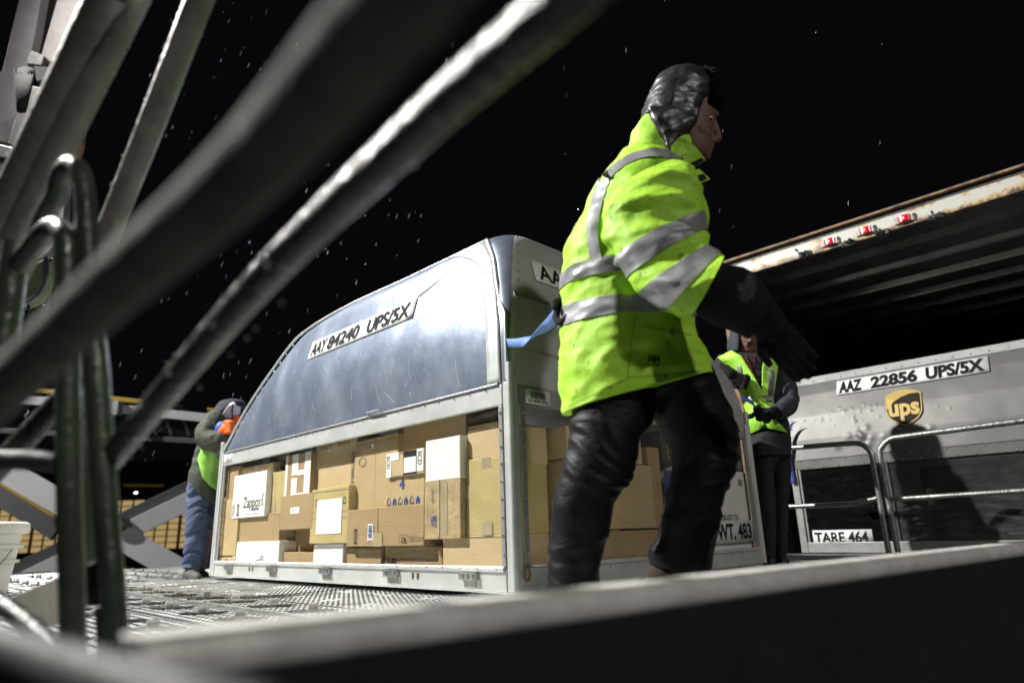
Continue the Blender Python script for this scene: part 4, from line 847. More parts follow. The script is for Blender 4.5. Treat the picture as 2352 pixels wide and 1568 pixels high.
# ================================================================== FOREGROUND STEELWORK
def edge_beam(name, label, a, b, zt, hw, hh, cat='steel beam', lip='rail_lip'):
    a = Vector(a); b = Vector(b); t = (b - a).normalized(); n = Vector((-t.y, t.x, 0))
    T = thing(name, label, cat, Vector((a.x, a.y, 0)))
    c = (a + b) / 2; L_ = (b - a).length / 2
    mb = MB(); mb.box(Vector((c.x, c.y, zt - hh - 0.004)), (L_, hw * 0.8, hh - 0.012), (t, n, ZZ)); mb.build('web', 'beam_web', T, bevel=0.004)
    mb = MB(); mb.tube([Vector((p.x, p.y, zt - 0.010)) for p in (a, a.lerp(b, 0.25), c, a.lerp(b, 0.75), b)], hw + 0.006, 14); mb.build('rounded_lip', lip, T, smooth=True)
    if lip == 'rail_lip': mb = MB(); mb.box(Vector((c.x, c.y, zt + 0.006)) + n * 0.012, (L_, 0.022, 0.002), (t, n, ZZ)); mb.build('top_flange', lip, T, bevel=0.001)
    return T
pA = gr(288, 1524, 0.185); pB = gr(2600, 1229, 0.185)
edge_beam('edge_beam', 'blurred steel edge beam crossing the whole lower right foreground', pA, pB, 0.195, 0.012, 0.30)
pC = gr(-300, 1378, 0.215); pD = gr(620, 1682, 0.215)
edge_beam('edge_beam', 'blurred dark steel edge beam in the bottom left corner', pC, pD, 0.225, 0.004, 0.28, lip='dark_steel')
# fixed ladder with two hooped stiles
def tb(pts, r, n=16): mb = MB(); mb.tube(bend(pts, 6) if len(pts) > 2 else pts, r, n); return mb
LD = thing('access_ladder', 'blurred steel ladder with two hooped green stiles at the left', 'ladder', gr(235, 1500, 0) * 1.0)
d2 = 1.03
st = [at(128, 455, 1.22), at(142, 402, 1.2), at(165, 380, 1.18), at(185, 400, 1.16), at(196, 460, 1.14), at(203, 600, 1.1), at(222, 850, 1.04), at(243, 1150, 1.0), at(258, 1350, 0.97), at(272, 1580, 0.95)]
tb([at(40, 640, 1.3), at(78, 560, 1.26), at(112, 480, 1.23)] + st, 0.0178).build('stile', 'postgreen', LD, smooth=True)
st = [at(50, 600, 1.18), at(90, 548, 1.16), at(118, 524, 1.14), at(140, 528, 1.12), at(152, 560, 1.1), at(155, 700, 1.08), at(157, 900, 1.05), at(160, 1150, 1.02), at(166, 1400, 1.0), at(170, 1600, 0.98)]
tb([at(10, 660, 1.2)] + st, 0.0182).build('stile', 'postgreen', LD, smooth=True)
tb([at(38, 560, 1.2), at(26, 660, 1.18), at(8, 780, 1.16), at(-30, 960, 1.12)], 0.022).build('stile', 'postgreen', LD, smooth=True)
tb([at(183, 820, 1.35), at(196, 1050, 1.32), at(206, 1290, 1.3)], 0.0165).build('inner_stile', 'postgreen', LD, smooth=True)
tb([at(-40, 1056, 1.05), at(60, 1056, 1.04), at(135, 1060, 1.03)], 0.0155).build('rung', 'dark_steel', LD, smooth=True)
mb = MB(); mb.prism([at(183, 1300, 1.15), at(226, 1286, 1.15), at(232, 1390, 1.12), at(186, 1394, 1.12)], (0.0, 0.01, 0)); mb.build('gusset_plate', 'tube', LD, bevel=0.002)
mb = MB(); mb.prism([at(214, 1394, 1.1), at(236, 1392, 1.1), at(250, 1530, 1.06), at(224, 1520, 1.06)], (0.0, 0.01, 0)); mb.build('foot_plate', 'tube', LD, bevel=0.002)
# diagonal handrails overhead
H1 = thing('stair_handrail', 'blurred long diagonal handrail with wet sparkles meeting the ladder', 'handrail', at(250, 1060, 1.05))
tb([at(235, 1075, 1.05), at(560, 690, 0.80), at(925, 330, 0.60), at(1330, -30, 0.45), at(1560, -240, 0.39)], 0.0195, 20).build('tube', 'tube', H1, smooth=True)
H2 = thing('stair_handrail', 'broadest and most blurred diagonal handrail, nearest the lens', 'handrail', at(0, 930, 0.62))
tb([at(-60, 960, 0.60), at(240, 680, 0.46), at(560, 400, 0.36), at(900, 20, 0.27), at(1010, -120, 0.25)], 0.0205, 20).build('tube', 'dark_handrail', H2, smooth=True)
H3 = thing('ladder_channel', 'grooved steel channel slanting across the upper left', 'steel channel', at(20, 500, 1.35))
tb([at(-30, 575, 1.42), at(110, 290, 1.32), at(225, 50, 1.24), at(262, -30, 1.2)], 0.036, 20).build('left_tube', 'channel', H3, smooth=True)
tb([at(12, 575, 1.42), at(150, 305, 1.32), at(285, 30, 1.24), at(312, -30, 1.2)], 0.030, 20).build('right_tube', 'channel', H3, smooth=True)
H4 = thing('support_tube', 'slimmer steel tube slanting beside the grooved channel', 'steel tube', at(215, 590, 1.5))
tb([at(205, 640, 1.55), at(330, 330, 1.45), at(470, -30, 1.35)], 0.0265, 20).build('tube', 'channel', H4, smooth=True)
H5 = thing('brace_tube', 'short slanting brace crossing behind the ladder stiles', 'steel tube', at(60, 1010, 1.2))
tb([at(-40, 1110, 1.2), at(60, 1005, 1.22), at(190, 865, 1.25)], 0.021, 18).build('tube', 'tube', H5, smooth=True)
H6 = thing('brace_tube', 'pale slanting tube in the lower left corner', 'steel tube', at(60, 1420, 0.9))
tb([at(-40, 1360, 1.0), at(50, 1420, 0.95), at(150, 1510, 0.88)], 0.013, 16).build('tube', 'tube', H6, smooth=True)
H7 = thing('side_plate', 'tilted bare steel wing plate left of the ladder foot', 'steel plate', at(80, 1400, 2.0))
mb = MB(); mb.prism([at(-20, 1388, 1.55), at(150, 1320, 2.1), at(152, 1428, 2.0), at(85, 1444, 1.75)], (0.0, 0.015, 0)); mb.build('plate', 'greymetal', H7, bevel=0.003)
# water drops hanging on the tubes
dr = MB(); q = random.Random(3)
for (A, B, rr_) in ((at(235, 1075, 1.05), at(925, 330, 0.60), 0.0195), (at(205, 640, 1.55), at(470, -30, 1.35), 0.0265), (at(12, 575, 1.42), at(312, -30, 1.2), 0.030)):
    for k in range(22):
        t = q.random(); c = A.lerp(B, t); ax = (B - A).normalized(); sd = q.choice((-1, 1)); nrm = ax.cross((c - CAMO).normalized()).normalized() * sd
        dr.sphere(c + nrm * rr_ * 1.0 + Vector((0, 0, -0.001)), q.uniform(0.0012, 0.0028), 6)
tag(dr.build('water_drops', 'rain', smooth=True), 'tiny water drops clinging to the slanting tubes', 'water drops', kind='stuff')

# ================================================================== PEOPLE
def ring(l, r, Y, th, Yr=None):
    a = py(*l, Y); b = py(*r, Yr if Yr is not None else Y); c = (a + b) / 2; A = (b - a) / 2
    v = (c - CAMO).normalized(); v = Vector((v.x * 0.3, v.y, v.z * 0.3)); B = (v - A * (v.dot(A) / A.length_squared)).normalized() * th
    return (c, A, B)
class Surf:
    def __init__(s, rings, disp=None, p=2.0):
        s.r = rings; s.disp = disp; s.p = p
    def ev(s, t, th, off=0.0):
        k = len(s.r); t = max(0, min(k - 1 - 1e-6, t)); i = int(t); u = t - i; out = []
        for q in range(3):
            p0, p1, p2, p3 = s.r[max(i - 1, 0)][q], s.r[i][q], s.r[i + 1][q], s.r[min(i + 2, k - 1)][q]
            out.append(0.5 * ((2 * p1) + (p2 - p0) * u + (2 * p0 - 5 * p1 + 4 * p2 - p3) * u * u + (3 * p1 - p0 - 3 * p2 + p3) * u ** 3))
        c, A, B = out; ct, st_ = math.cos(th), math.sin(th); e = 2 / s.p
        a = math.copysign(abs(ct) ** e, ct); b = math.copysign(abs(st_) ** e, st_)
        P = c + A * a + B * b; nd = (A.normalized() * (ct / max(A.length, 1e-4)) + B.normalized() * (st_ / max(B.length, 1e-4))).normalized()
        if s.disp: off = off + s.disp(P, t, th)
        return P + nd * off
    def mesh(s, mb=None, nt=12, na=48, t0=0, t1=None, off=0.0, cap=True):
        mb = mb or MB(); t1 = len(s.r) - 1 if t1 is None else t1; n = max(2, int((t1 - t0) * nt)); rows = [[s.ev(t0 + (t1 - t0) * i / n, 2 * math.pi * j / na, off) for j in range(na)] for i in range(n + 1)]
        b0 = len(mb.v); mb.grid(rows, True)
        if cap:
            for rw, st_ in ((rows[0], b0), (rows[-1], b0 + n * na)):
                mb.v.append(sum(rw, Vector()) / na); ci = len(mb.v) - 1
                mb.f += [(st_ + j, st_ + (j + 1) % na, ci) for j in range(na)]
        return mb
    def patch(s, t0, t1, a0, a1, off, nt=24, na=40, mb=None):
        mb = mb or MB(); mb.grid([[s.ev(t0 + (t1 - t0) * i / nt, a0 + (a1 - a0) * j / na, off) for j in range(na + 1)] for i in range(nt + 1)]); return mb
def fold(P, fr, amp, st=(1, 1, 1), seed=0.0, sharp=1.0):
    q = Vector((P.x * st[0] * fr + seed, P.y * st[1] * fr + seed * 2, P.z * st[2] * fr)); n = noise.noise(q); n2 = noise.noise(q * 2.1 + Vector((5, 5, 5)))
    return 1.25 * amp * ((1 - abs(n) * 2.2) ** sharp * 0.7 if False else (0.5 - abs(n) * 1.6)) + amp * 0.45 * (0.4 - abs(n2) * 1.3)
def remesh(o, vox, smooth_it=4, dispf=None):
    md = o.modifiers.new('r', 'REMESH'); md.mode = 'VOXEL'; md.voxel_size = vox; md.use_smooth_shade = True
    sm_ = o.modifiers.new('s', 'SMOOTH'); sm_.iterations = smooth_it; sm_.factor = 0.5
    dg = bpy.context.evaluated_depsgraph_get(); me = bpy.data.meshes.new_from_object(o.evaluated_get(dg))
    o.modifiers.clear(); old = o.data; mats = [m_ for m_ in old.materials]; o.data = me; me.name = o.name
    me.materials.clear()
    for m_ in mats: me.materials.append(m_)
    if dispf:
        rm = ROOTM[o.name]; ns = [v.normal.copy() for v in me.vertices]
        for v, n_ in zip(me.vertices, ns): v.co += n_ * dispf(rm @ v.co)
    for p in me.polygons: p.use_smooth = True
    return o
def limb(mb, pts, rad, n=14):
    pts = crom([Vector(p) for p in pts], 5); rr_ = crom([Vector((r, 0, 0)) for r in rad], 5); mb.tube(pts, [max(0.002, r.x) for r in rr_], n); 
    mb.sphere(pts[0], rr_[0].x, 12); mb.sphere(pts[-1], rr_[-1].x, 12); return mb
def glove(mb, wrist, palm_dir, across, size=1.0, curl=0.6, side=1, fingers=4):
    """open-curled gloved hand: palm, four fingers of different lengths, thumb leaving the side of the palm"""
    d = Vector(palm_dir).normalized(); a = Vector(across); a = (a - d * a.dot(d)).normalized(); nrm = d.cross(a) * side
    S_ = size; pc = wrist + d * 0.05 * S_
    rows = []
    for k in range(6):
        t = k / 5; w_ = (0.030 + 0.016 * math.sin(t * 2.0)) * S_; h_ = 0.019 * S_ * (1 - 0.2 * t); c = wrist + d * (0.10 * S_ * t)
        rows.append([c + a * w_ * math.cos(x) + nrm * h_ * math.sin(x) for x in [2 * math.pi * j / 14 for j in range(14)]])
    b0 = len(mb.v); mb.grid(rows, True); mb.f += [tuple(b0 + j for j in range(13, -1, -1)), tuple(b0 + 70 + j for j in range(14))]
    mb.sphere(wrist, 0.03 * S_, 10)
    for k, ln in enumerate((0.074, 0.084, 0.079, 0.062)):
        o_ = wrist + d * 0.092 * S_ + a * ((-0.033 + 0.022 * k) * S_); ang = 0.0; p = o_; pts = [p - d * 0.02 * S_, p]
        for j, f_ in enumerate((0.45, 0.32, 0.23)):
            ang += curl * (0.8 + 0.12 * k); dd = d * math.cos(ang) + nrm * math.sin(ang); p = p + dd * ln * f_ * S_; pts.append(p)
        limb(mb, pts, [0.0125 * S_, 0.0125 * S_, 0.012 * S_, 0.011 * S_, 0.0085 * S_], 10)
    o_ = wrist + d * 0.03 * S_ - a * 0.03 * S_; td = (d * 0.7 - a * 0.75 + nrm * 0.35).normalized(); p1 = o_ + td * 0.035 * S_; p2_ = p1 + (d * 0.9 - a * 0.2 + nrm * 0.5).normalized() * 0.03 * S_
    limb(mb, [o_, p1, p2_], [0.016 * S_, 0.013 * S_, 0.010 * S_], 10)
    return mb

# ---------------------------------------------------------------- main worker
YM = 2.12
PM = thing('person', 'man in a yellow high-visibility jacket and black trapper hat striding right', 'person', Vector((0.3, YM, 0)))
jk = lambda P, t, th: fold(P, 4.2, 0.020, (1.1, 1, 0.9), 3.0) + fold(P, 10, 0.006, (1, 1, 1.6), 8)
TOR = Surf([ring((1286, 952), (1627, 862), YM, 0.165), ring((1287, 870), (1608, 806), YM, 0.175), ring((1294, 775), (1590, 752), YM, 0.18), ring((1299, 695), (1597, 700), YM, 0.19), ring((1294, 640), (1606, 628), YM, 0.20),
            ring((1304, 565), (1611, 548), YM, 0.205), ring((1343, 492), (1611, 484), YM, 0.205), ring((1376, 428), (1600, 432), YM, 0.19), ring((1408, 378), (1585, 392), YM, 0.15), ring((1436, 345), (1572, 366), YM, 0.095)], jk, 2.2)
mb = TOR.mesh(nt=14, na=96)
mb.build('jacket', 'hiviz', PM, smooth=True, angle=None); JK = bpy.data.objects['jacket']
def tofy(y):    # t for a pixel row on the torso centre line
    best = min(range(0, 901), key=lambda k: abs(projv(TOR.ev(k / 100, 1.5 * math.pi)) - y)); return best / 100
def projv(P):
    q = P - CAMO; d_ = q.dot(FW); a_ = q.dot(RT0) / d_ * FPX; b_ = q.dot(UP0) / d_ * FPX; return CY - a_ * sR - b_ * cR
def proju(P):
    q = P - CAMO; d_ = q.dot(FW); a_ = q.dot(RT0) / d_ * FPX; b_ = q.dot(UP0) / d_ * FPX; return CX + a_ * cR - b_ * sR
t_a, t_b, t_c, t_d = tofy(717), tofy(677), tofy(621), tofy(582)
for a_, b_ in ((t_a, t_b), (t_c, t_d)):
    TOR.patch(a_, b_, 0, 2 * math.pi, 0.004, 10, 96).build('reflective_band', 'tape_grey', JK, smooth=True, angle=None)
# near sleeve
YS = 1.90
sj = lambda P, t, th: fold(P, 6.0, 0.018, (0.7, 1, 1.5), 11.0) + fold(P, 13, 0.005, (1, 1, 1.5), 4)
SLV = Surf([ring((1432, 425), (1550, 372), YM - 0.15, 0.05), ring((1402, 455), (1588, 395), YS + 0.02, 0.085), ring((1387, 520), (1604, 440), YS, 0.10), ring((1418, 588), (1604, 500), YS - 0.01, 0.10), ring((1446, 634), (1612, 541), YS - 0.03, 0.10),
            ring((1474, 664), (1624, 571), YS - 0.05, 0.097), ring((1528, 700), (1640, 592), YS - 0.08, 0.092), ring((1560, 712), (1647, 600), YS - 0.095, 0.09), ring((1594, 717), (1652, 606), YS - 0.11, 0.088)], sj, 2.1)
SLV.mesh(nt=14, na=72).build('near_sleeve', 'hiviz', JK, smooth=True, angle=None)
SLV.patch(3.0, 4.0, 0, 2 * math.pi, 0.004, 12, 72).build('reflective_band', 'tape_grey', JK, smooth=True, angle=None)
SLV.patch(5.05, 6.25, 0, 2 * math.pi, 0.004, 12, 72).build('reflective_band', 'tape_grey', JK, smooth=True, angle=None)
# braces over the back, shoulder and chest: strips laid on the jacket surface
def bvh_of(objs):
    vs = []; fs = []
    for o in objs:
        rm = ROOTM[o.name]; b = len(vs); vs += [rm @ v.co for v in o.data.vertices]; fs += [tuple(b + i for i in p.vertices) for p in o.data.polygons]
    return BVHTree.FromPolygons(vs, fs)
def strip(bv, c, w, n=30, off=0.006, fallbackY=YM):
    """strip following a pixel path c on a surface; w in pixels"""
    pts = crom([Vector((x, y, 0)) for x, y in c], n // (len(c) - 1)); rows = []; last = None
    for i, p in enumerate(pts):
        t = (pts[min(i + 1, len(pts) - 1)] - pts[max(i - 1, 0)]).normalized(); nn = Vector((-t.y, t.x, 0)); row = []
        for k in range(5):
            q = p + nn * (w * (k / 4 - 0.5)); dr_ = ray(q.x, q.y).normalized(); h = bv.ray_cast(CAMO, dr_)
            if h[0] is None: row.append(CAMO + dr_ * last) if last else row.append(None); continue
            last = (h[0] - CAMO).length - off; row.append(h[0] - dr_ * off)
        if row and all(x is not None for x in row): rows.append(row)
    mb = MB(); mb.grid(rows); return mb
bvT = bvh_of([JK])
for path, w_ in (([(1386, 412), (1368, 470), (1360, 530), (1366, 582), (1372, 600)], 26), ([(1384, 412), (1430, 372), (1480, 352), (1530, 352), (1568, 368)], 18), ([(1586, 420), (1594, 455), (1590, 500), (1584, 540)], 11)):
    try: strip(bvT, path, w_, off=0.006 if w_ == 26 else 0.0085).build('reflective_brace', 'tape_grey', JK, smooth=True, angle=None)
    except Exception as ex: print('strip failed', ex)
# printed mark near the hem
bv = bvT
def decal_fn(u0, v0, u1, v1, off=0.006):
    def fn(s, t):
        dr_ = ray(u0 + (u1 - u0) * s, v1 + (v0 - v1) * t).normalized(); h = bv.ray_cast(CAMO, dr_); return (h[0] if h[0] is not None else py(u0, v0, YM - .2)) - dr_ * off
    return fn
o = text_on(decal_fn(1490, 815, 1515, 833), 'HH', 0.03).build('hem_mark', 'ink', JK)
o = text_on(decal_fn(1488, 836, 1514, 839), '_______', 0.0).build('hem_mark_line', 'ink', JK)
# seams
for pth in ([(1460, 722), (1450, 790), (1442, 868)], [(1446, 748), (1520, 756), (1588, 768)], [(1296, 938), (1380, 896), (1446, 868)], [(1446, 866), (1530, 860), (1612, 850)]):
    try: strip(bvT, pth, 1.6, off=0.003).build('stitched_seam', mat('seam_dark_green', (0.2, 0.36, 0.02), 0.8), JK)  # seam lines in a darker green than the jacket
    except Exception as ex: print('seam', ex)
# collar
COL = Surf([ring((1434, 352), (1574, 384), YM, 0.10), ring((1447, 318), (1590, 362), YM, 0.098), ring((1462, 290), (1592, 340), YM, 0.095), ring((1472, 274), (1580, 318), YM, 0.09)], lambda P, t, th: fold(P, 9, 0.008), 2.2)
COL.mesh(nt=10, na=48, cap=False).build('collar', 'hiviz', JK, smooth=True, angle=None)
mb = MB(); mb.prism([py(1538, 318, YM - 0.10), py(1575, 316, YM - 0.11), py(1598, 338, YM - 0.1), py(1621, 366, YM - 0.06), py(1598, 380, YM - 0.06), py(1574, 388, YM - 0.09), py(1545, 360, YM - 0.12)], (0.004, 0.010, 0)); fl = mb.build('collar_flap', 'hiviz', JK, bevel=0.003)
mb = MB(); mb.prism([py(1580, 377, YM - 0.092), py(1612, 362, YM - 0.072), py(1617, 368, YM - 0.072), py(1592, 385, YM - 0.092)], (0.0, 0.004, 0)); mb.build('velcro_patch', 'ink', fl)
mb = MB(); mb.prism([py(1580, 396, YM - 0.08), py(1606, 387, YM - 0.05), py(1632, 411, YM - 0.03), py(1608, 421, YM - 0.04), py(1584, 412, YM - 0.08)], (0.0, 0.008, 0)); fl = mb.build('collar_tab', 'hiviz', JK, bevel=0.002)
mb = MB(); mb.prism([py(1602, 403, YM - 0.052), py(1616, 399, YM - 0.047), py(1624, 409, YM - 0.042), py(1608, 416, YM - 0.05)], (0.0, 0.004, 0)); mb.build('velcro_patch', 'ink', fl)
# far arm behind the back holding the strap: sleeve bulge on the left edge and black glove
FAR = Surf([ring((1330, 500), (1420, 480), YM + 0.2, 0.07), ring((1312, 560), (1410, 560), YM + 0.2, 0.07), ring((1300, 620), (1400, 630), YM + 0.17, 0.065), ring((1300, 660), (1380, 680), YM + 0.12, 0.055)], sj, 2)
FAR.mesh(nt=8, na=32).build('far_sleeve', 'hiviz', JK, smooth=True, angle=None)
# body: one continuous figure under the clothes
mb = MB()
HD = Surf([ring((1560, 372), (1612, 366), YM, 0.045), ring((1548, 352), (1624, 356), YM, 0.058), ring((1542, 335), (1630, 340), YM, 0.066), ring((1538, 318), (1632, 324), YM, 0.070), ring((1532, 298), (1634, 300), YM, 0.074), ring((1528, 278), (1638, 280), YM, 0.076),
           ring((1524, 258), (1645, 262), YM, 0.077), ring((1522, 232), (1646, 238), YM, 0.076), ring((1528, 205), (1636, 210), YM, 0.068), ring((1550, 182), (1612, 186), YM, 0.045)], None, 2.3)
HD.mesh(mb, 6, 40)
zo = lambda u, v, dy=0.0: py(u, v, YM + dy)
limb(mb, [zo(1640, 278), zo(1646, 300), zo(1648, 318)], [0.010, 0.013, 0.017], 12)      # nose
mb.sphere(zo(1640, 322, -0.012), 0.011, 10); mb.sphere(zo(1640, 322, 0.012), 0.011, 10)
limb(mb, [zo(1628, 334, -0.022), zo(1635, 334, 0), zo(1628, 334, 0.022)], [0.006, 0.009, 0.006], 10)
limb(mb, [zo(1626, 344, -0.020), zo(1633, 344, 0), zo(1626, 344, 0.020)], [0.006, 0.009, 0.006], 10)
limb(mb, [zo(1628, 264, -0.05), zo(1644, 262, -0.02), zo(1646, 262, 0.02)], [0.008, 0.010, 0.009], 10)  # brow
limb(mb, [zo(1622, 356, -0.01), zo(1622, 356, 0.01)], [0.018, 0.018], 12)
limb(mb, [zo(1610, 300, -0.055), zo(1622, 306, -0.045)], [0.02, 0.016], 12)            # cheek
limb(mb, [zo(1560, 340), zo(1530, 400), zo(1470, 520), zo(1440, 640), zo(1440, 760), zo(1450, 830)], [0.055, 0.07, 0.12, 0.125, 0.12, 0.10], 20)
limb(mb, [zo(1510, 440, -0.1), zo(1500, 480, -0.18), zo(1520, 575, -0.25), zo(1570, 640, -0.28), zo(1640, 672, -0.34), zo(1735, 730, -0.36)], [0.06, 0.055, 0.05, 0.045, 0.04, 0.032], 16)
limb(mb, [zo(1470, 440, 0.1), zo(1400, 500, 0.18), zo(1350, 600, 0.17), zo(1322, 670, 0.10), zo(1312, 690, 0.05)], [0.06, 0.052, 0.045, 0.035, 0.03], 16)
limb(mb, [zo(1425, 890), zo(1400, 980, -0.04), zo(1370, 1100, -0.05), zo(1335, 1200, -0.03), zo(1318, 1300, -0.02), zo(1318, 1395, -0.02)], [0.08, 0.07, 0.055, 0.045, 0.04, 0.036], 16)
limb(mb, [zo(1530, 880, 0.02), zo(1590, 970, 0.03), zo(1615, 1060, 0.03), zo(1590, 1170, 0.03), zo(1565, 1290, 0.06)], [0.08, 0.07, 0.055, 0.045, 0.04], 16)
limb(mb, [py(1735, 718, YS - 0.16), py(1765, 755, YS - 0.14)], [0.03, 0.02], 10); limb(mb, [zo(1312, 680, 0.06), zo(1306, 690, 0.05)], [0.025, 0.02], 10)
bd = mb.build('body', 'skin', PM); remesh(bd, 0.0055, 3)
mb = MB(); mb.sphere(zo(1631, 273, -0.048), 0.0105, 12); mb.build('eye', 'lexplate', bd, smooth=True)
mb = MB(); mb.sphere(zo(1634, 273, -0.056), 0.0052, 10); mb.build('iris', 'ink', bd, smooth=True)
mb = MB(); limb(mb, [zo(1618, 262, -0.060), zo(1632, 258, -0.052), zo(1642, 260, -0.03)], [0.004, 0.005, 0.003], 8); mb.build('eyebrow', 'hair', bd, smooth=True)
mb = MB(); limb(mb, [zo(1622, 332, -0.034), zo(1634, 329, -0.012), zo(1637, 329, 0.0)], [0.003, 0.0048, 0.0048], 8); mb.build('moustache', 'hair', bd, smooth=True)
# trapper hat
hf = lambda P, t, th: fold(P, 10, 0.010, (1, 1, 1), 2) + fold(P, 24, 0.003, (1, 1, 1), 5)
HAT = Surf([ring((1477, 270), (1585, 268), YM, 0.098), ring((1480, 256), (1612, 256), YM, 0.105), ring((1486, 236), (1622, 236), YM, 0.108), ring((1497, 210), (1626, 208), YM, 0.105), ring((1508, 186), (1622, 184), YM, 0.095), ring((1526, 168), (1612, 166), YM, 0.07), ring((1555, 163), (1600, 160), YM, 0.03)], hf, 2.3)
ht = HAT.mesh(nt=12, na=64).build('trapper_hat', 'leather', PM, smooth=True, angle=None)
BND = Surf([ring((1476, 274), (1600, 286), YM, 0.110), ring((1478, 258), (1612, 262), YM, 0.116), ring((1484, 240), (1618, 240), YM, 0.112)], hf, 2.3); BND.mesh(nt=10, na=64).build('hat_band', 'leather', ht, smooth=True, angle=None)
EAR = Surf([ring((1492, 248), (1608, 250), YM - 0.09, 0.022), ring((1500, 272), (1600, 275), YM - 0.095, 0.024), ring((1516, 298), (1588, 296), YM - 0.095, 0.022), ring((1526, 316), (1566, 312), YM - 0.095, 0.018), ring((1530, 336), (1545, 335), YM - 0.10, 0.010), ring((1532, 356), (1540, 356), YM - 0.105, 0.006)], hf, 2.5)
EAR.mesh(nt=10, na=40).build('ear_flap', 'leather', ht, smooth=True, angle=None)
FUR = Surf([ring((1604, 252), (1650, 256), YM, 0.082), ring((1606, 235), (1664, 236), YM, 0.09), ring((1608, 208), (1664, 206), YM, 0.088), ring((1606, 182), (1652, 180), YM, 0.075), ring((1600, 164), (1632, 164), YM, 0.05)], lambda P, t, th: fold(P, 60, 0.006), 2.2)
FUR.mesh(nt=16, na=60).build('fur_brim', 'fur', ht, smooth=True, angle=None)
# trousers
LEG1 = Surf([ring((1330, 880), (1500, 870), YM, 0.13), ring((1311, 942), (1500, 965), YM - 0.02, 0.115), ring((1308, 1005), (1470, 1010), YM - 0.04, 0.10), ring((1292, 1072), (1450, 1100), YM - 0.05, 0.092), ring((1272, 1152), (1408, 1155), YM - 0.04, 0.085),
             ring((1262, 1212), (1402, 1209), YM - 0.03, 0.08), ring((1258, 1282), (1380, 1279), YM - 0.02, 0.075), ring((1258, 1348), (1377, 1348), YM - 0.02, 0.075), ring((1262, 1400), (1376, 1400), YM - 0.02, 0.075)], None, 2.1)
LEG2 = Surf([ring((1440, 850), (1630, 845), YM, 0.13), ring((1470, 905), (1656, 905), YM + 0.02, 0.115), ring((1520, 985), (1688, 972), YM + 0.03, 0.105), ring((1546, 1056), (1691, 1060), YM + 0.03, 0.10), ring((1532, 1120), (1666, 1132), YM + 0.03, 0.09),
             ring((1518, 1200), (1650, 1206), YM + 0.04, 0.082), ring((1492, 1268), (1634, 1272), YM + 0.06, 0.08), ring((1500, 1300), (1630, 1330), YM + 0.07, 0.08)], None, 2.1)
mb = MB(); LEG1.mesh(mb, 8, 40); LEG2.mesh(mb, 8, 40); tr = mb.build('trousers', 'nylon', PM)
def tfold(P):
    n1 = noise.noise(Vector((P.x * 3.5, P.y * 3.5, P.z * 17 + 3 * noise.noise(P * 4)))); n2 = noise.noise(Vector((P.x * 14, P.y * 14, P.z * 42)))
    return 0.011 * (0.4 - abs(n1) * 1.5) + 0.002 * (0.4 - abs(n2))
remesh(tr, 0.0065, 6, tfold)
mb = MB()
BT = Surf([ring((1500, 1290), (1600, 1330), YM + 0.07, 0.05), ring((1490, 1318), (1585, 1362), YM + 0.07, 0.05), ring((1486, 1345), (1570, 1395), YM + 0.07, 0.045)], None, 2.2); BT.mesh(mb, 8, 30)
limb(mb, [zo(1510, 1335, 0.07), zo(1580, 1385, 0.07), zo(1650, 1425, 0.07)], [0.045, 0.045, 0.032], 18); o = mb.build('boot', 'boot', PM); remesh(o, 0.006, 4)
mb = MB(); limb(mb, [zo(1318, 1385, -0.02), zo(1316, 1412, -0.02)], [0.06, 0.05], 16); limb(mb, [zo(1300, 1418, -0.02), zo(1370, 1424, -0.02), zo(1430, 1428, -0.03)], [0.042, 0.045, 0.034], 16)
o = mb.build('boot', 'boot', PM); remesh(o, 0.006, 4)
# near glove with long black gauntlet sleeve
GA = Surf([ring((1602, 712), (1650, 610), YS - 0.10, 0.070), ring((1640, 742), (1700, 622), YS - 0.13, 0.072), ring((1690, 756), (1742, 646), YS - 0.15, 0.066), ring((1726, 776), (1768, 684), YS - 0.16, 0.056)], lambda P, t, th: fold(P, 9, 0.008), 2.1)
mb = MB(); GA.mesh(mb, 8, 40); limb(mb, [py(1735, 712, YS - 0.16), py(1768, 748, YS - 0.14)], [0.056, 0.048], 16); glove(mb, py(1760, 738, YS - 0.15), py(1815, 808, YS - 0.10) - py(1760, 738, YS - 0.15), Vector((0.85, 0.25, -0.35)), 1.15, 0.38, 1)
o = mb.build('glove', 'black_knit', PM); remesh(o, 0.005, 3)
mb = MB(); limb(mb, [zo(1320, 650, 0.12), zo(1306, 690, 0.04)], [0.045, 0.04], 14); glove(mb, zo(1306, 684, 0.05), Vector((-0.2, -0.25, -1)), Vector((0.8, 0.5, 0)), 1.1, 0.9)
o = mb.build('glove', 'black_knit', PM); remesh(o, 0.005, 3)
# blue strap from container corner to that hand
A_ = N0 + XR * 0.005 + YL * 0.01 + ZZ * 1.20; B_ = zo(1300, 695, 0.0)
A_ = at(1166, 787, (N0 + ZZ * 1.2 - CAMO).dot(FW) - 0.03)
mb = MB(); rows = []; K = 40
for i in range(K + 1):
    t = i / K; c = A_.lerp(B_, t) + Vector((0, 0, -0.05 * math.sin(math.pi * t))); ang = R(75) + R(150) * max(0, min(1, (t - 0.25) / 0.5)); ax = (B_ - A_).normalized(); e1 = Vector((0, 0, 1)) - ax * ax.z; e1.normalize(); e2 = ax.cross(e1); w = e1 * math.sin(ang) + e2 * math.cos(ang)
    rows.append([c - w * 0.02, c, c + w * 0.02])
mb.grid(rows); o = mb.build('webbing_strap', 'strap', smooth=True, angle=None); so = o.modifiers.new('t', 'SOLIDIFY'); so.thickness = 0.002
tag(o, 'twisted blue webbing strap from the container corner to the man\'s hand', 'strap')

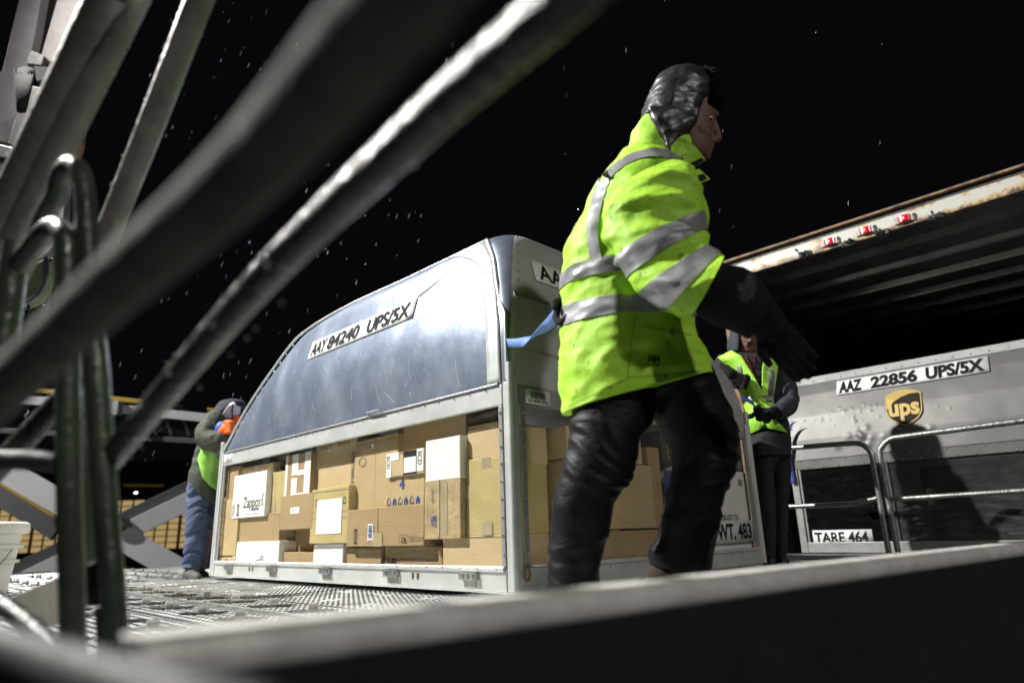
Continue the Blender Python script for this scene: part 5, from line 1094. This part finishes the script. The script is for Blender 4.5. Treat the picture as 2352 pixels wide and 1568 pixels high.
# ---------------------------------------------------------------- worker by the trailer
Y2 = 4.85; P_2 = thing('person', 'hooded man in an open green vest working behind the domed container', 'person', Vector((1.85, Y2, 0)))
zo2 = lambda u, v, dy=0.0: py(u, v, Y2 + dy)
zz5 = lambda x, y: (1615.2 + 0.3877 * x, 707.8 + 0.3877 * y)
w2f = lambda P, t, th: fold(P, 7, 0.014, (1, 1, 1.2), 3)
def r2(l, r, dy, th): return ring(zz5(*l), zz5(*r), Y2 + dy, th)
TB = [r2((255, 880), (505, 880), 0, 0.14), r2((268, 740), (500, 730), 0, 0.15), r2((262, 600), (470, 600), 0, 0.15), r2((210, 470), (460, 470), 0, 0.15), r2((150, 370), (455, 375), 0, 0.15), r2((110, 310), (450, 320), 0, 0.14), r2((160, 275), (400, 290), 0, 0.11), r2((215, 262), (330, 275), 0, 0.07)]
s2_ = Surf(TB, w2f, 2.2)
tb2 = s2_.mesh(nt=8, na=48).build('inner_jacket', 'dark_cloth', P_2, smooth=True, angle=None)
bvH = bvh_of([tb2])
def shell_patch(bv, poly_rows, off, name, m_, parent, th=0.004):
    """rows of pixel points cast on the surface and lifted off it"""
    mb = MB(); rows = []; 
    for rw in poly_rows:
        (l, r) = rw; row = []; lastd = None
        for k in range(15):
            u = l[0] + (r[0] - l[0]) * k / 14; v = l[1] + (r[1] - l[1]) * k / 14; dr_ = ray(u, v).normalized(); h = bv.ray_cast(CAMO, dr_)
            dd = (h[0] - CAMO).length if h[0] is not None else None; row.append((dr_, dd))
        good = [d_ for _, d_ in row if d_ is not None]; base = sum(good) / len(good) if good else None
        rows.append((row, base))
    bs = [b for _, b in rows if b]; bb = sum(bs) / len(bs); out = []
    for row, base in rows: out.append([CAMO + dr_ * ((dd if dd is not None else (base or bb) + 0.03) - off) for dr_, dd in row])
    mb.grid(out); o = mb.build(name, m_, parent, smooth=True, angle=None); so = o.modifiers.new('t', 'SOLIDIFY'); so.thickness = th; so.offset = 0; return o
def zr(*rows): return [(zz5(*a), zz5(*b)) for a, b in rows]
v1 = shell_patch(bvH, zr(((85, 290), (165, 250)), ((120, 320), (225, 280)), ((165, 380), (270, 350)), ((205, 450), (318, 430)), ((230, 540), (345, 480)), ((262, 640), (352, 620)), ((272, 745), (375, 700))), 0.02, 'vest', 'vestyel', P_2)
v2 = shell_patch(bvH, zr(((360, 300), (430, 290)), ((350, 350), (445, 330)), ((348, 430), (430, 430)), ((345, 500), (415, 530)), ((345, 600), (420, 600)), ((350, 690), (430, 660)), ((395, 712), (500, 735))), 0.022, 'vest_front', 'vestyel', v1)
for rws in (zr(((175, 265), (190, 262)), ((200, 350), (222, 348)), ((225, 460), (245, 458))), zr(((390, 292), (415, 290)), ((390, 400), (425, 398)), ((388, 520), (415, 520))), zr(((240, 522), (410, 512)), ((245, 545), (412, 540)), ((250, 558), (412, 552)))):
    shell_patch(bvH, rws, 0.030, 'reflective_band', 'tape_grey', v1, 0.002)
for a_, b_ in (((252, 280), (305, 410)), ((305, 282), (296, 350))):
    mb = MB(); q = []
    for k in range(8):
        u, v = zz5(a_[0] + (b_[0] - a_[0]) * k / 7, a_[1] + (b_[1] - a_[1]) * k / 7); h = bvH.ray_cast(CAMO, ray(u, v).normalized()); q.append((h[0] if h[0] is not None else zo2(u, v, -0.14)) - ray(u, v).normalized() * 0.012)
    mb.tube(q, 0.006, 6, flat=0.4); mb.build('lanyard', 'red', P_2)
# hood and head
HH = Surf([r2((165, 262), (320, 285), 0.02, 0.10), r2((155, 225), (318, 240), 0.02, 0.115), r2((160, 170), (315, 180), 0.02, 0.12), r2((172, 115), (300, 120), 0.02, 0.11), r2((200, 75), (275, 78), 0.02, 0.07)], w2f, 2.2)
mb = MB(); hm = HH.mesh(None, 8, 40); 
mb = MB(); limb(mb, [zo2(*zz5(262, 235), -0.02), zo2(*zz5(262, 180), -0.02), zo2(*zz5(262, 130), -0.02)], [0.075, 0.09, 0.085], 20)
limb(mb, [zo2(*zz5(278, 172), -0.105), zo2(*zz5(282, 192), -0.12)], [0.010, 0.015], 10)
limb(mb, [zo2(*zz5(258, 214), -0.10), zo2(*zz5(288, 214), -0.10)], [0.008, 0.008], 8)
limb(mb, [zo2(*zz5(262, 250), 0), zo2(*zz5(300, 330), 0.02), zo2(*zz5(340, 600), 0.02), zo2(*zz5(380, 850), 0.02)], [0.06, 0.1, 0.11, 0.12], 16)
limb(mb, [zo2(*zz5(430, 335), 0), zo2(*zz5(480, 430), -0.04), zo2(*zz5(500, 560), -0.12), zo2(*zz5(440, 610), -0.24)], [0.05, 0.048, 0.045, 0.035], 12)
limb(mb, [zo2(*zz5(120, 320), 0.05), zo2(*zz5(100, 420), 0.0), zo2(*zz5(150, 420), -0.1)], [0.045, 0.042, 0.032], 12)
limb(mb, [zo2(*zz5(360, 850)), zo2(*zz5(368, 1150), -0.03), zo2(*zz5(385, 1480), -0.03)], [0.06, 0.045, 0.035], 12); limb(mb, [zo2(*zz5(440, 850)), zo2(*zz5(455, 1150), 0.04), zo2(*zz5(455, 1480), 0.04)], [0.06, 0.045, 0.035], 12)
b2_ = mb.build('body', 'skin', P_2); remesh(b2_, 0.009, 3)
mb = MB()   # hood: open front shell around the face
rows = []
for i in range(13):
    t = i / 12; row = []
    for j in range(25):
        th = R(-55) + R(290) * j / 24 + 0; row.append(HH.ev(t * 4, th + math.pi * 1.5 + R(55 + 35), 0.006))
    rows.append(row)
mb.grid(rows); o = mb.build('hood', 'hoodie', P_2, smooth=True, angle=None); so = o.modifiers.new('t', 'SOLIDIFY'); so.thickness = 0.012
mb = MB(); limb(mb, [zo2(*zz5(250, 203), -0.108), zo2(*zz5(272, 200), -0.118), zo2(*zz5(290, 204), -0.108)], [0.005, 0.006, 0.005], 8); mb.build('moustache', 'hair', b2_, smooth=True)
# arms
def sleeve(parent, name, pts, rad, m_, fr=9, amp=0.008):
    mb = MB(); limb(mb, pts, rad, 24); o = mb.build(name, m_, parent); remesh(o, 0.008, 3, lambda P: fold(P, fr, amp, (1, 1, 1.3))); return o
sleeve(P_2, 'hoodie_sleeve', [zo2(*zz5(430, 335), 0), zo2(*zz5(480, 430), -0.04), zo2(*zz5(500, 560), -0.12), zo2(*zz5(440, 610), -0.24)], [0.07, 0.075, 0.075, 0.055], 'hoodie')
sleeve(P_2, 'hoodie_sleeve', [zo2(*zz5(120, 320), 0.05), zo2(*zz5(100, 420), 0.0), zo2(*zz5(150, 420), -0.1)], [0.065, 0.065, 0.05], 'dark_cloth')
mb = MB(); limb(mb, [zo2(*zz5(440, 615), -0.24), zo2(*zz5(395, 625), -0.3)], [0.05, 0.042], 14); glove(mb, zo2(*zz5(405, 620), -0.29), Vector((-1, -0.2, -0.1)), Vector((0, 0.3, 1)), 1.2, 0.9, -1); o = mb.build('glove', 'black_knit', P_2); remesh(o, 0.007, 3)
mb = MB(); limb(mb, [zo2(*zz5(130, 370), -0.08), zo2(*zz5(160, 395), -0.14)], [0.05, 0.042], 14); glove(mb, zo2(*zz5(160, 392), -0.14), Vector((0.6, -0.2, -0.5)), Vector((0.5, 0.0, 0.8)), 1.2, 1.0, 1); o = mb.build('glove', 'black_knit', P_2); remesh(o, 0.007, 3)
mb = MB(); Surf([r2((262, 720), (505, 720), 0.0, 0.135), r2((285, 860), (500, 870), 0.0, 0.13), r2((300, 940), (415, 940), -0.03, 0.09), r2((320, 1150), (425, 1150), -0.03, 0.075), r2((350, 1490), (425, 1490), -0.03, 0.06)], None, 2.1).mesh(mb, 8, 30)
Surf([r2((330, 860), (505, 860), 0.02, 0.12), r2((395, 940), (515, 940), 0.03, 0.09), r2((410, 1150), (500, 1150), 0.04, 0.075), r2((425, 1480), (490, 1480), 0.04, 0.06)], None, 2.1).mesh(mb, 8, 30)
o = mb.build('trousers', 'dark_cloth', P_2); remesh(o, 0.010, 4, tfold)
for dx in (0, 75):
    mb = MB(); limb(mb, [zo2(*zz5(385 + dx, 1490), 0.0), zo2(*zz5(400 + dx, 1500), -0.12)], [0.05, 0.04], 12); o = mb.build('boot', 'black', P_2); remesh(o, 0.009, 3)
mb = MB(); rows = []
pth = crom([zo2(*zz5(*q), -0.32) for q in ((225, 530), (262, 545), (300, 572), (312, 600), (295, 632), (265, 642))], 6)
for p in pth: rows.append([p + Vector((0, 0.01, 0.018)), p + Vector((0, -0.01, -0.018))])
mb.grid(rows); o = mb.build('webbing_strap', 'strap_dark', smooth=True, angle=None); so = o.modifiers.new('t', 'SOLIDIFY'); so.thickness = 0.003
tag(o, 'short blue strap hanging from the domed container in front of the green vest', 'strap')
mb = MB(); rows = []
for p in crom([frame_m(N2) @ onL(*q_, -0.03, N2) for q_ in ((1828, 968), (1817, 976), (1811, 1000), (1814, 1060), (1822, 1110))], 6):
    rows.append([p - YL * 0.018, p + YL * 0.018])
mb.grid(rows); o = mb.build('webbing_strap', 'strap_dark', smooth=True, angle=None); so = o.modifiers.new('t', 'SOLIDIFY'); so.thickness = 0.003
tag(o, 'dark blue strap hanging down the left edge of the shield container', 'strap')

# ---------------------------------------------------------------- worker at the far left end
Y3 = 5.45; P_3 = thing('person', 'bent worker in olive jacket and jeans gripping the far container end', 'person', Vector((-2.4, Y3, 0)))
zz7 = lambda x, y: (399.3 + 0.301 * x, 889.3 + 0.301 * y)
zo3 = lambda x, y, dy=0.0: py(*zz7(x, y), Y3 + dy)
def r3(l, r, dy, th): return ring(zz7(*l), zz7(*r), Y3 + dy, th)
w3f = lambda P, t, th: fold(P, 7, 0.014, (1, 1, 1.2), 6)
# jacket runs from the hips up and over to the shoulders, leaning right
JK3 = Surf([r3((140, 740), (330, 900), 0, 0.13), r3((133, 690), (350, 840), 0, 0.15), r3((160, 600), (380, 720), 0, 0.16), r3((182, 530), (400, 600), 0, 0.16), r3((205, 440), (430, 500), 0, 0.16), r3((235, 350), (450, 390), 0, 0.16), r3((270, 270), (450, 320), 0, 0.14), r3((330, 215), (450, 260), 0, 0.09)], w3f, 2.2)
j3 = JK3.mesh(nt=8, na=48).build('jacket', 'olive', P_3, smooth=True, angle=None)
bv3 = bvh_of([j3])
def zr7(*rows): return [(zz7(*a), zz7(*b)) for a, b in rows]
v3 = shell_patch(bv3, zr7(((235, 415), (420, 440)), ((205, 480), (410, 520)), ((180, 545), (400, 600)), ((198, 610), (390, 690)), ((215, 680), (380, 780)), ((265, 745), (350, 800))), 0.02, 'vest', 'vestgreen', P_3)
shell_patch(bv3, zr7(((262, 430), (310, 440)), ((290, 490), (345, 520)), ((340, 550), (390, 600))), 0.032, 'reflective_band', 'tape_grey', v3, 0.002)
mb = MB()
limb(mb, [zo3(450, 165, 0.0), zo3(430, 200, 0.0), zo3(380, 280), zo3(300, 500), zo3(240, 780)], [0.062, 0.06, 0.11, 0.12, 0.10], 18)
limb(mb, [zo3(330, 280, -0.1), zo3(260, 360, -0.18), zo3(370, 390, -0.2), zo3(410, 320, -0.22)], [0.055, 0.05, 0.045, 0.035], 14)
limb(mb, [zo3(400, 260, 0.15), zo3(450, 330, 0.15), zo3(470, 270, 0.0)], [0.05, 0.045, 0.035], 14)
limb(mb, [zo3(190, 800), zo3(170, 1100), zo3(140, 1400)], [0.09, 0.06, 0.045], 14); limb(mb, [zo3(270, 820, 0.05), zo3(240, 1100, 0.05), zo3(200, 1380, 0.05)], [0.09, 0.06, 0.045], 14)
b3 = mb.build('body', 'skin', P_3); remesh(b3, 0.009, 3)
sleeve(P_3, 'jacket_sleeve', [zo3(320, 250, -0.08), zo3(262, 320, -0.16), zo3(262, 390, -0.2), zo3(330, 400, -0.22), zo3(385, 380, -0.22)], [0.085, 0.085, 0.085, 0.08, 0.068], 'olive', 8, 0.012)
# hood with pale lining
HO = Surf([r3((330, 225), (470, 250), 0, 0.09), r3((322, 180), (500, 225), 0, 0.115), r3((345, 140), (530, 170), 0, 0.12), r3((385, 105), (545, 125), 0, 0.10), r3((430, 92), (520, 96), 0, 0.06)], w3f, 2.2)
ho = HO.mesh(nt=8, na=40).build('hood', 'hood_dark', P_3, smooth=True, angle=None); bvo = bvh_of([ho])
shell_patch(bvo, zr7(((432, 118), (455, 110)), ((405, 150), (480, 140)), ((385, 180), (512, 150)), ((370, 205), (505, 200)), ((368, 230), (470, 235))), 0.012, 'hood_lining', 'hood_lining', ho)
mb = MB(); q = [CAMO + ray(*zz7(*p)) * ((zo3(*p, -0.16) - CAMO).dot(FW)) for p in ((450, 130), (444, 180), (446, 235))]; mb.tube(q, 0.008, 8); mb.build('drawstring', 'dark_cloth', ho)
# gloves
mb = MB(); limb(mb, [zo3(352, 365, -0.23), zo3(366, 305, -0.24)], [0.044, 0.050], 16); o = mb.build('glove_cuff', 'blue', P_3); remesh(o, 0.007, 3)
mb = MB(); limb(mb, [zo3(375, 335, -0.25), zo3(410, 315, -0.26)], [0.045, 0.05], 14)
for k, (y_, l_) in enumerate(((268, 1.0), (290, 1.05), (312, 1.0), (334, 0.85))): limb(mb, [zo3(395, 300 + 14 * k, -0.28), zo3(432, y_, -0.31), zo3(468, y_ + 6, -0.27)], [0.020, 0.0185, 0.016], 12)
limb(mb, [zo3(385, 280, -0.27), zo3(400, 262, -0.29), zo3(430, 258, -0.28)], [0.018, 0.016, 0.014], 10)
o = mb.build('glove', 'orange', P_3); remesh(o, 0.005, 2)
mb = MB(); limb(mb, [zo3(500, 250, -0.02), zo3(472, 232, -0.05)], [0.04, 0.03], 14); o = mb.build('glove', 'orange', P_3); remesh(o, 0.006, 2)
# jeans
mb = MB(); Surf([r3((125, 690), (320, 830), 0.0, 0.14), r3((115, 790), (310, 900), -0.01, 0.13), r3((108, 900), (300, 980), -0.03, 0.11), r3((98, 1050), (280, 1060), -0.04, 0.10), r3((92, 1200), (240, 1200), -0.04, 0.09), r3((75, 1310), (225, 1310), -0.04, 0.085), r3((62, 1370), (205, 1388), -0.04, 0.085)], None, 2.1).mesh(mb, 8, 34)
Surf([r3((200, 760), (360, 880), 0.08, 0.12), r3((210, 950), (340, 1000), 0.1, 0.1), r3((190, 1150), (290, 1150), 0.12, 0.08), r3((180, 1380), (265, 1380), 0.13, 0.07)], None, 2.1).mesh(mb, 8, 30)
o = mb.build('jeans', 'jean', P_3); remesh(o, 0.009, 4, lambda P: 1.5 * tfold(P))
for a_, b_, dy in ((105, 180, -0.06), (190, 250, 0.13)):
    mb = MB(); limb(mb, [zo3(a_ + 5, 1430, dy), zo3((a_ + b_) / 2, 1440, dy - 0.08), zo3(b_, 1452, dy - 0.15)], [0.048, 0.045, 0.035], 14); mb.bx(0, 0.001, 0, 0.001, 0, 0.001) if False else None
    o = mb.build('shoe', 'shoe', P_3); remesh(o, 0.007, 3)

# ================================================================== BUCKET
BP = gr(14, 1378, 0.0) if False else at(-62, 1370, 2.9); BP.z = 0.0
dB = (BP - CAMO).dot(FW); 
bk = thing('plastic_bucket', 'white plastic bucket with a wire handle at the left edge', 'bucket', BP)
def pxm(px, d): return px / FPX * d
mb = MB(); H_ = 0.36; rings_ = [(0.0, 0.104), (0.01, 0.110), (0.20, 0.129), (0.203, 0.146), (0.215, 0.146), (0.218, 0.131), (0.262, 0.134), (0.266, 0.153), (0.280, 0.153), (0.284, 0.137), (0.325, 0.140), (0.33, 0.160), (0.345, 0.166), (0.372, 0.163), (0.38, 0.15), (0.383, 0.0)]
vs = []; n = 40
for z, r in rings_:
    for j in range(n): t = 2 * math.pi * j / n; vs.append(Vector((r * math.cos(t), r * math.sin(t), z)))
mb.add(vs, [(i * n + j, i * n + (j + 1) % n, (i + 1) * n + (j + 1) % n, (i + 1) * n + j) for i in range(len(rings_) - 1) for j in range(n)]); mb.build('pail', 'pail', bk, smooth=True, local=True, angle=40)
mb = MB(); mb.tube([Vector((0.15 * math.cos(t), -0.02 - 0.15 * math.sin(t) * 0.9, 0.26 - 0.19 * math.sin(t))) for t in [math.pi * k / 16 for k in range(17)]], 0.003, 6); hd = mb.build('wire_handle', 'galv', bk, smooth=True, local=True)
mb = MB(); mb.tube([(-0.06, -0.155, 0.07), (0.06, -0.155, 0.07)], 0.009, 10); mb.build('hand_grip', 'pail', hd, smooth=True, local=True)
def cyl(a, z): r = 0.1205 + 0.015 * z / 0.2; return Vector((r * math.sin(a), -r * math.cos(a), z))
mb = MB(); mb.tube([cyl(0.25 + 0.45 * math.cos(t), 0.10 + 0.06 * math.sin(t)) for t in [2 * math.pi * k / 24 for k in range(25)]], 0.010, 6, flat=0.25)
mb.grid([[cyl(0.95 + 0.1 * s, 0.05 + 0.1 * t) * 1.004 for s in (0, 0.5, 1)] for t in (0, 0.5, 1)]); mb.build('printed_mark', 'ink', bk, local=True)

# ================================================================== UPPER LEFT MACHINE
ML = thing('loader_mast', 'white and pale panelled loader mast rising at the upper left', 'loader mast', at(60, 500, 7.0))
def slab(pp, d, th, name, m_, parent, dd=None):
    mb = MB(); mb.prism([at(u, v, (dd[i] if dd else d)) for i, (u, v) in enumerate(pp)], Vector((0, th, 0))); return mb.build(name, m_, parent, bevel=0.006)
d0 = 7.0
slab([(48, -20), (98, -20), (84, 60), (70, 130), (62, 160), (28, 300), (18, 328), (0, 325), (-30, 320), (-30, 200), (6, 160)], d0, 0.12, 'white_panel', 'panel', ML)
slab([(98, -20), (138, -20), (118, 60), (96, 150), (60, 160), (72, 120)], d0 + 0.1, 0.1, 'dark_channel', 'dark_steel', ML)
slab([(137, -20), (170, -10), (192, 14), (175, 60), (152, 110), (133, 148), (92, 135)], d0 - 0.05, 0.1, 'pale_panel', 'pink_panel', ML)
slab([(70, 116), (102, 128), (95, 150), (60, 146)], d0 - 0.1, 0.08, 'bracket', 'greymetal', ML)
slab([(62, 195), (110, 205), (100, 240), (80, 290), (52, 335), (18, 330), (38, 262), (50, 220)], d0 - 0.15, 0.15, 'motor_housing', 'greymetal', ML)
slab([(0, 332), (52, 345), (45, 368), (0, 360), (-30, 358), (-30, 330)], d0 - 0.25, 0.2, 'top_flange', 'galv', ML)
slab([(0, 362), (42, 370), (20, 470), (0, 520), (-30, 520), (-30, 360)], d0 - 0.22, 0.2, 'cast_housing', 'dark_steel', ML)
slab([(150, 310), (162, 290), (190, 262), (192, 300), (188, 340), (172, 390), (150, 400)], d0 + 0.4, 0.05, 'rusty_cable_guard', 'rust', ML)
slab([(60, 430), (150, 400), (146, 500), (128, 560), (110, 580), (84, 600), (40, 640), (40, 560)], d0 - 0.6, 0.1, 'lower_casting', 'greymetal', ML)
# rolled rubber mat
RM = thing('rolled_mat', 'rolled brown rubber mat wedged against the loader mast', 'rolled mat', at(60, 170, 6.5))
mb = MB(); ax0 = at(58, 163, 6.45); e1 = (at(78, 163, 6.45) - ax0); e2 = (at(58, 176, 6.45) - ax0); sp = []
for k in range(60):
    t = k / 59 * 2.6 * 2 * math.pi; r = 0.35 + 0.65 * t / (2.6 * 2 * math.pi); sp.append((r * 1.35 * math.cos(t), r * 0.95 * math.sin(t)))
dn = at(50, 255, 6.55) - ax0
mb.grid([[ax0 + e1 * a + e2 * b for a, b in sp], [ax0 + dn * 0.5 + e1 * a * 0.8 + e2 * b * 0.8 for a, b in sp], [ax0 + dn + e1 * a * 0.5 + e2 * b * 0.5 for a, b in sp]])
o = mb.build('roll', 'rubber_mat', RM, smooth=True, angle=None); so = o.modifiers.new('t', 'SOLIDIFY'); so.thickness = 0.008
mb = MB(); mb.prism([at(78, 152, 6.5), at(152, 158, 6.5), at(140, 190, 6.5), at(118, 208, 6.5), at(86, 196, 6.5)], (0, 0.02, 0)); mb.build('loose_flap', 'rubber_mat', RM)
# operator seat and coiled cable
ST = thing('operator_seat', 'green vinyl operator seat with dark piping behind the ladder', 'seat', at(60, 700, 3.6))
slab([(40, 660), (52, 618), (100, 595), (108, 600), (104, 640), (92, 670), (70, 690), (36, 705)], 3.6, 0.08, 'cushion', 'seat', ST)
mb = MB(); mb.tube(bend([at(106, 590, 3.57), at(107, 625, 3.57), at(98, 660, 3.57), at(80, 682, 3.57), at(35, 706, 3.57)]), 0.010, 10); mb.build('piping', 'piping', ST, smooth=True)
slab([(28, 715), (62, 705), (64, 740), (56, 775), (40, 790), (22, 800)], 3.66, 0.06, 'seat_back', 'dark_steel', ST)
mb = MB(); mb.tube(bend([at(66, 700, 3.62), at(64, 745, 3.62), at(56, 778, 3.62), at(25, 800, 3.62)]), 0.007, 10); mb.build('piping', 'piping', ST, smooth=True)
mb = MB(); q = []
for k in range(420):
    t = k / 419; c = at(116 - 8 * t - 14 * t * t, 590 + 200 * t, 3.7); a_ = 2 * math.pi * 26 * t; q.append(c + Vector((0.016 * math.cos(a_), 0.016 * math.sin(a_), 0)))
mb.tube(q, 0.004, 5); o = mb.build('coiled_cable', 'black', smooth=True); tag(o, 'black coiled cable hanging behind the ladder hoop', 'cable')
mb = MB(); q = [at(62 - 20 * t + 3 * math.sin(t * 40), 940 + 120 * t, 4.2) for t in [k / 80 for k in range(81)]]; mb.tube(q, 0.006, 5); o = mb.build('hanging_chain', 'galv', smooth=True); tag(o, 'thin kinked chain hanging at the far left below the long handrail', 'chain')

# ================================================================== SCISSOR LIFT AND BEAMS (background left)
DL = 11.0
SL = thing('scissor_lift', 'grey-white crossed scissor lift arms behind the ladder', 'scissor lift', Vector((at(280, 1290, DL).x, at(280, 1290, DL).y, -1.25)))
def arm(p, q, w, d, th, name, m_, up=None):
    a = at(*p, d); b = at(*q, d); t = (b - a).normalized(); n = t.cross((a - CAMO).normalized()).normalized(); hw = w / 2 / FPX * d
    mb = MB(); c = (a + b) / 2; dp = n.cross(t); mb.box(c, ((b - a).length / 2, hw, th), (t, n, dp)); return mb.build(name, m_, SL, bevel=0.01)
arm((-60, 1040), (430, 1320), 52, DL - 0.2, 0.06, 'arm', 'liftwhite')
arm((20, 1350), (480, 1128), 42, DL, 0.06, 'arm', 'liftwhite'); arm((20, 1312), (480, 1095), 26, DL + 0.1, 0.06, 'arm_flange', 'liftgrey')
arm((-60, 1090), (140, 1215), 55, DL + 0.5, 0.06, 'arm', 'liftgrey'); arm((30, 1340), (180, 1262), 30, DL + 0.6, 0.06, 'arm', 'pink_panel')
arm((-60, 1075), (125, 1186), 6, DL - 0.4, 0.02, 'yellow_edge', 'yellow')
mb = MB(); pv = at(262, 1205, DL - 0.35); mb.tube([pv, pv + Vector((0, 0.9, 0))], 0.12, 16); mb.build('pivot_pin', 'liftgrey', SL, smooth=True)
arm((330, 1330), (160, 1290), 30, DL + 0.4, 0.1, 'base_frame', 'liftgrey')
DBm = 11.8
TBm = thing('lift_platform', 'long pale and yellow platform edge spanning behind the bent worker', 'lift platform', Vector((at(280, 930, DBm).x, at(280, 930, DBm).y, 1)))
def arm2(p, q, w, d, th, name, m_, par=TBm):
    a = at(*p, d); b = at(*q, d); t = (b - a).normalized(); n = t.cross((a - CAMO).normalized()).normalized(); hw = w / 2 / FPX * d
    mb = MB(); mb.box((a + b) / 2, ((b - a).length / 2, hw, th), (t, n, n.cross(t))); return mb.build(name, m_, par, bevel=0.01)
arm2((-60, 905), (560, 968), 20, DBm, 0.1, 'pale_beam', 'liftwhite'); arm2((-60, 879), (345, 924), 10, DBm + 0.1, 0.05, 'yellow_edge', 'yellow'); arm2((478, 939), (560, 946), 7, DBm + 0.1, 0.05, 'yellow_edge', 'yellow')
arm2((-60, 925), (560, 1000), 34, DBm + 0.3, 0.1, 'side_web', 'dark_steel'); arm2((-60, 985), (560, 1018), 12, DBm + 0.2, 0.1, 'lower_flange', 'liftgrey')
arm2((-60, 960), (560, 1010), 46, DBm + 0.6, 0.1, 'inner_web', 'dark_steel')
for x in (300, 345, 380, 420, 470): arm2((x, 960), (x + 14, 1000), 7, DBm + 0.15, 0.05, 'stiffener', 'liftgrey')
mb = MB(); mb.tube([at(205, 932, DBm - .2), at(262, 936, DBm - .2)], 0.07, 12); mb.build('cylinder', 'dark_steel', TBm, smooth=True)
mb = MB(); mb.box(at(266, 938, DBm - .2), (0.08, 0.08, 0.12)); mb.build('bracket', 'greymetal', TBm)

# ================================================================== HANGAR
DH = 45.0
def hz(u, v): return at(u, v, DH)
hl, hr = hz(-80, 1180), hz(560, 1165); hb = hz(-80, 1272)
zt_, zb_ = 2.75, -0.15
dirh = Vector((hr.x - hl.x, hr.y - hl.y, 0)).normalized(); Lh = (Vector((hr.x - hl.x, hr.y - hl.y, 0))).length; nh = Vector((-dirh.y, dirh.x, 0))
HG = thing('hangar', 'distant hangar wall glowing pale yellow behind the scissor lift', 'building', Vector((hl.x, hl.y, -1.25)))
zt_ = hz(300, 1160).z + 0.35; zb_ = hz(300, 1262).z
c = Vector((hl.x, hl.y, 0)) + dirh * Lh / 2
mb = MB(); mb.box(Vector((c.x, c.y, (-1.25 + zb_) / 2)), (Lh / 2, 0.4, (zb_ + 1.25) / 2), (dirh, nh, ZZ)); mb.build('base_wall', 'dark_steel', HG)
mb = MB(); mb.box(Vector((c.x, c.y, zt_ + 1.3)), (Lh / 2, 0.4, 1.3), (dirh, nh, ZZ)); mb.build('roof_band', 'dark_steel', HG)
M['glowpane'] = mat('lit_translucent_panel', (0.5, 0.4, 0.2), 0.6, 0, (0.4, 0.3, 0.14), 0.25, emis=((0.95, 0.66, 0.28), 0.42))
mb = MB(); mb.box(Vector((c.x, c.y, (zt_ + zb_) / 2)), (Lh / 2, 0.2, (zt_ - zb_) / 2), (dirh, nh, ZZ)); wd = mb.build('window_wall', M['glowpane'], HG)
mb = MB()
nx = int(Lh / 0.80)
for k in range(nx + 1): mb.box(c + dirh * (-Lh / 2 + k * Lh / nx) - nh * 0.25 + ZZ * ((zt_ + zb_) / 2), (0.045 if k % 3 else 0.09, 0.03, (zt_ - zb_) / 2), (dirh, nh, ZZ))
nr = 8
for k in range(nr + 1): mb.box(c - nh * 0.24 + ZZ * (zb_ + (zt_ - zb_) * k / nr), (Lh / 2, 0.03, 0.03), (dirh, nh, ZZ))
mb.build('mullions', 'black', wd)
q = hz(430, 1244); mb = MB(); mb.box(Vector((q.x, q.y, q.z)) - nh * 0.3, (0.36, 0.05, 0.36), (dirh, nh, ZZ)); mb.build('dark_hatch', 'black', wd)
o = MB().sphere(at(466, 1259, 20), 0.05, 8).build('warning_lamp', 'amber', smooth=True); tag(o, 'small glowing amber lamp low behind the worker in jeans', 'lamp')
LPst = thing('apron_lamp', 'small white lamp on a stub pole above the scissor lift', 'lamp', at(312, 1132, 14))
MB().sphere(at(312, 1131, 14), 0.028, 8, (1.6, 1, 0.7)).build('lamp_head', 'whitelamp', LPst, smooth=True); MB().tube([at(311, 1140, 14), at(311, 1134, 14)], 0.02, 6).build('stub_pole', 'liftgrey', LPst)
MB().bx(-.01, .01, -.01, .01, -.01, .01) if False else None
mb = MB(); mb.tube([at(285, 1114, 13.5), at(375, 1115, 13.5)], 0.03, 6); o = mb.build('thin_rail', 'yellow', smooth=True); tag(o, 'thin faint yellow rail above the scissor arms', 'rail')

# ================================================================== SLEET
mb = MB(); q = random.Random(11); cnt = 0
while cnt < 270:
    u = q.uniform(1200, 2100) if cnt % 7 == 0 else q.uniform(250, 1300) * 0.6 + q.uniform(150, 700) * 0.4; v = q.uniform(-10, 1250); d_ = q.uniform(2.2, 9)
    p = at(u, v, d_)
    if p.z < 0.1: continue
    l = loc_of(p, N0)
    if -0.1 < l.x < 2.4 and -0.1 < l.y < 3.3 and l.z < 1.9: continue
    L_ = q.uniform(0.012, 0.04) * (d_ / 4); ax = Vector((q.uniform(0.1, 0.35), 0, 1)).normalized(); r = q.choice((0.0003, 0.0004, 0.0005, 0.0008, 0.0012)) * d_ / 4
    mb.tube([p, p + ax * L_ * 0.3, p + ax * L_ * 0.7, p + ax * L_], [r * 0.4, r, r, r * 0.4], 5); cnt += 1
tag(mb.build('sleet', 'rain'), 'sleet needles falling through the floodlight', 'sleet', kind='stuff')

for o in list(bpy.data.objects):
    for k in ('_w', '_h'):
        if k in o.keys(): del o[k]
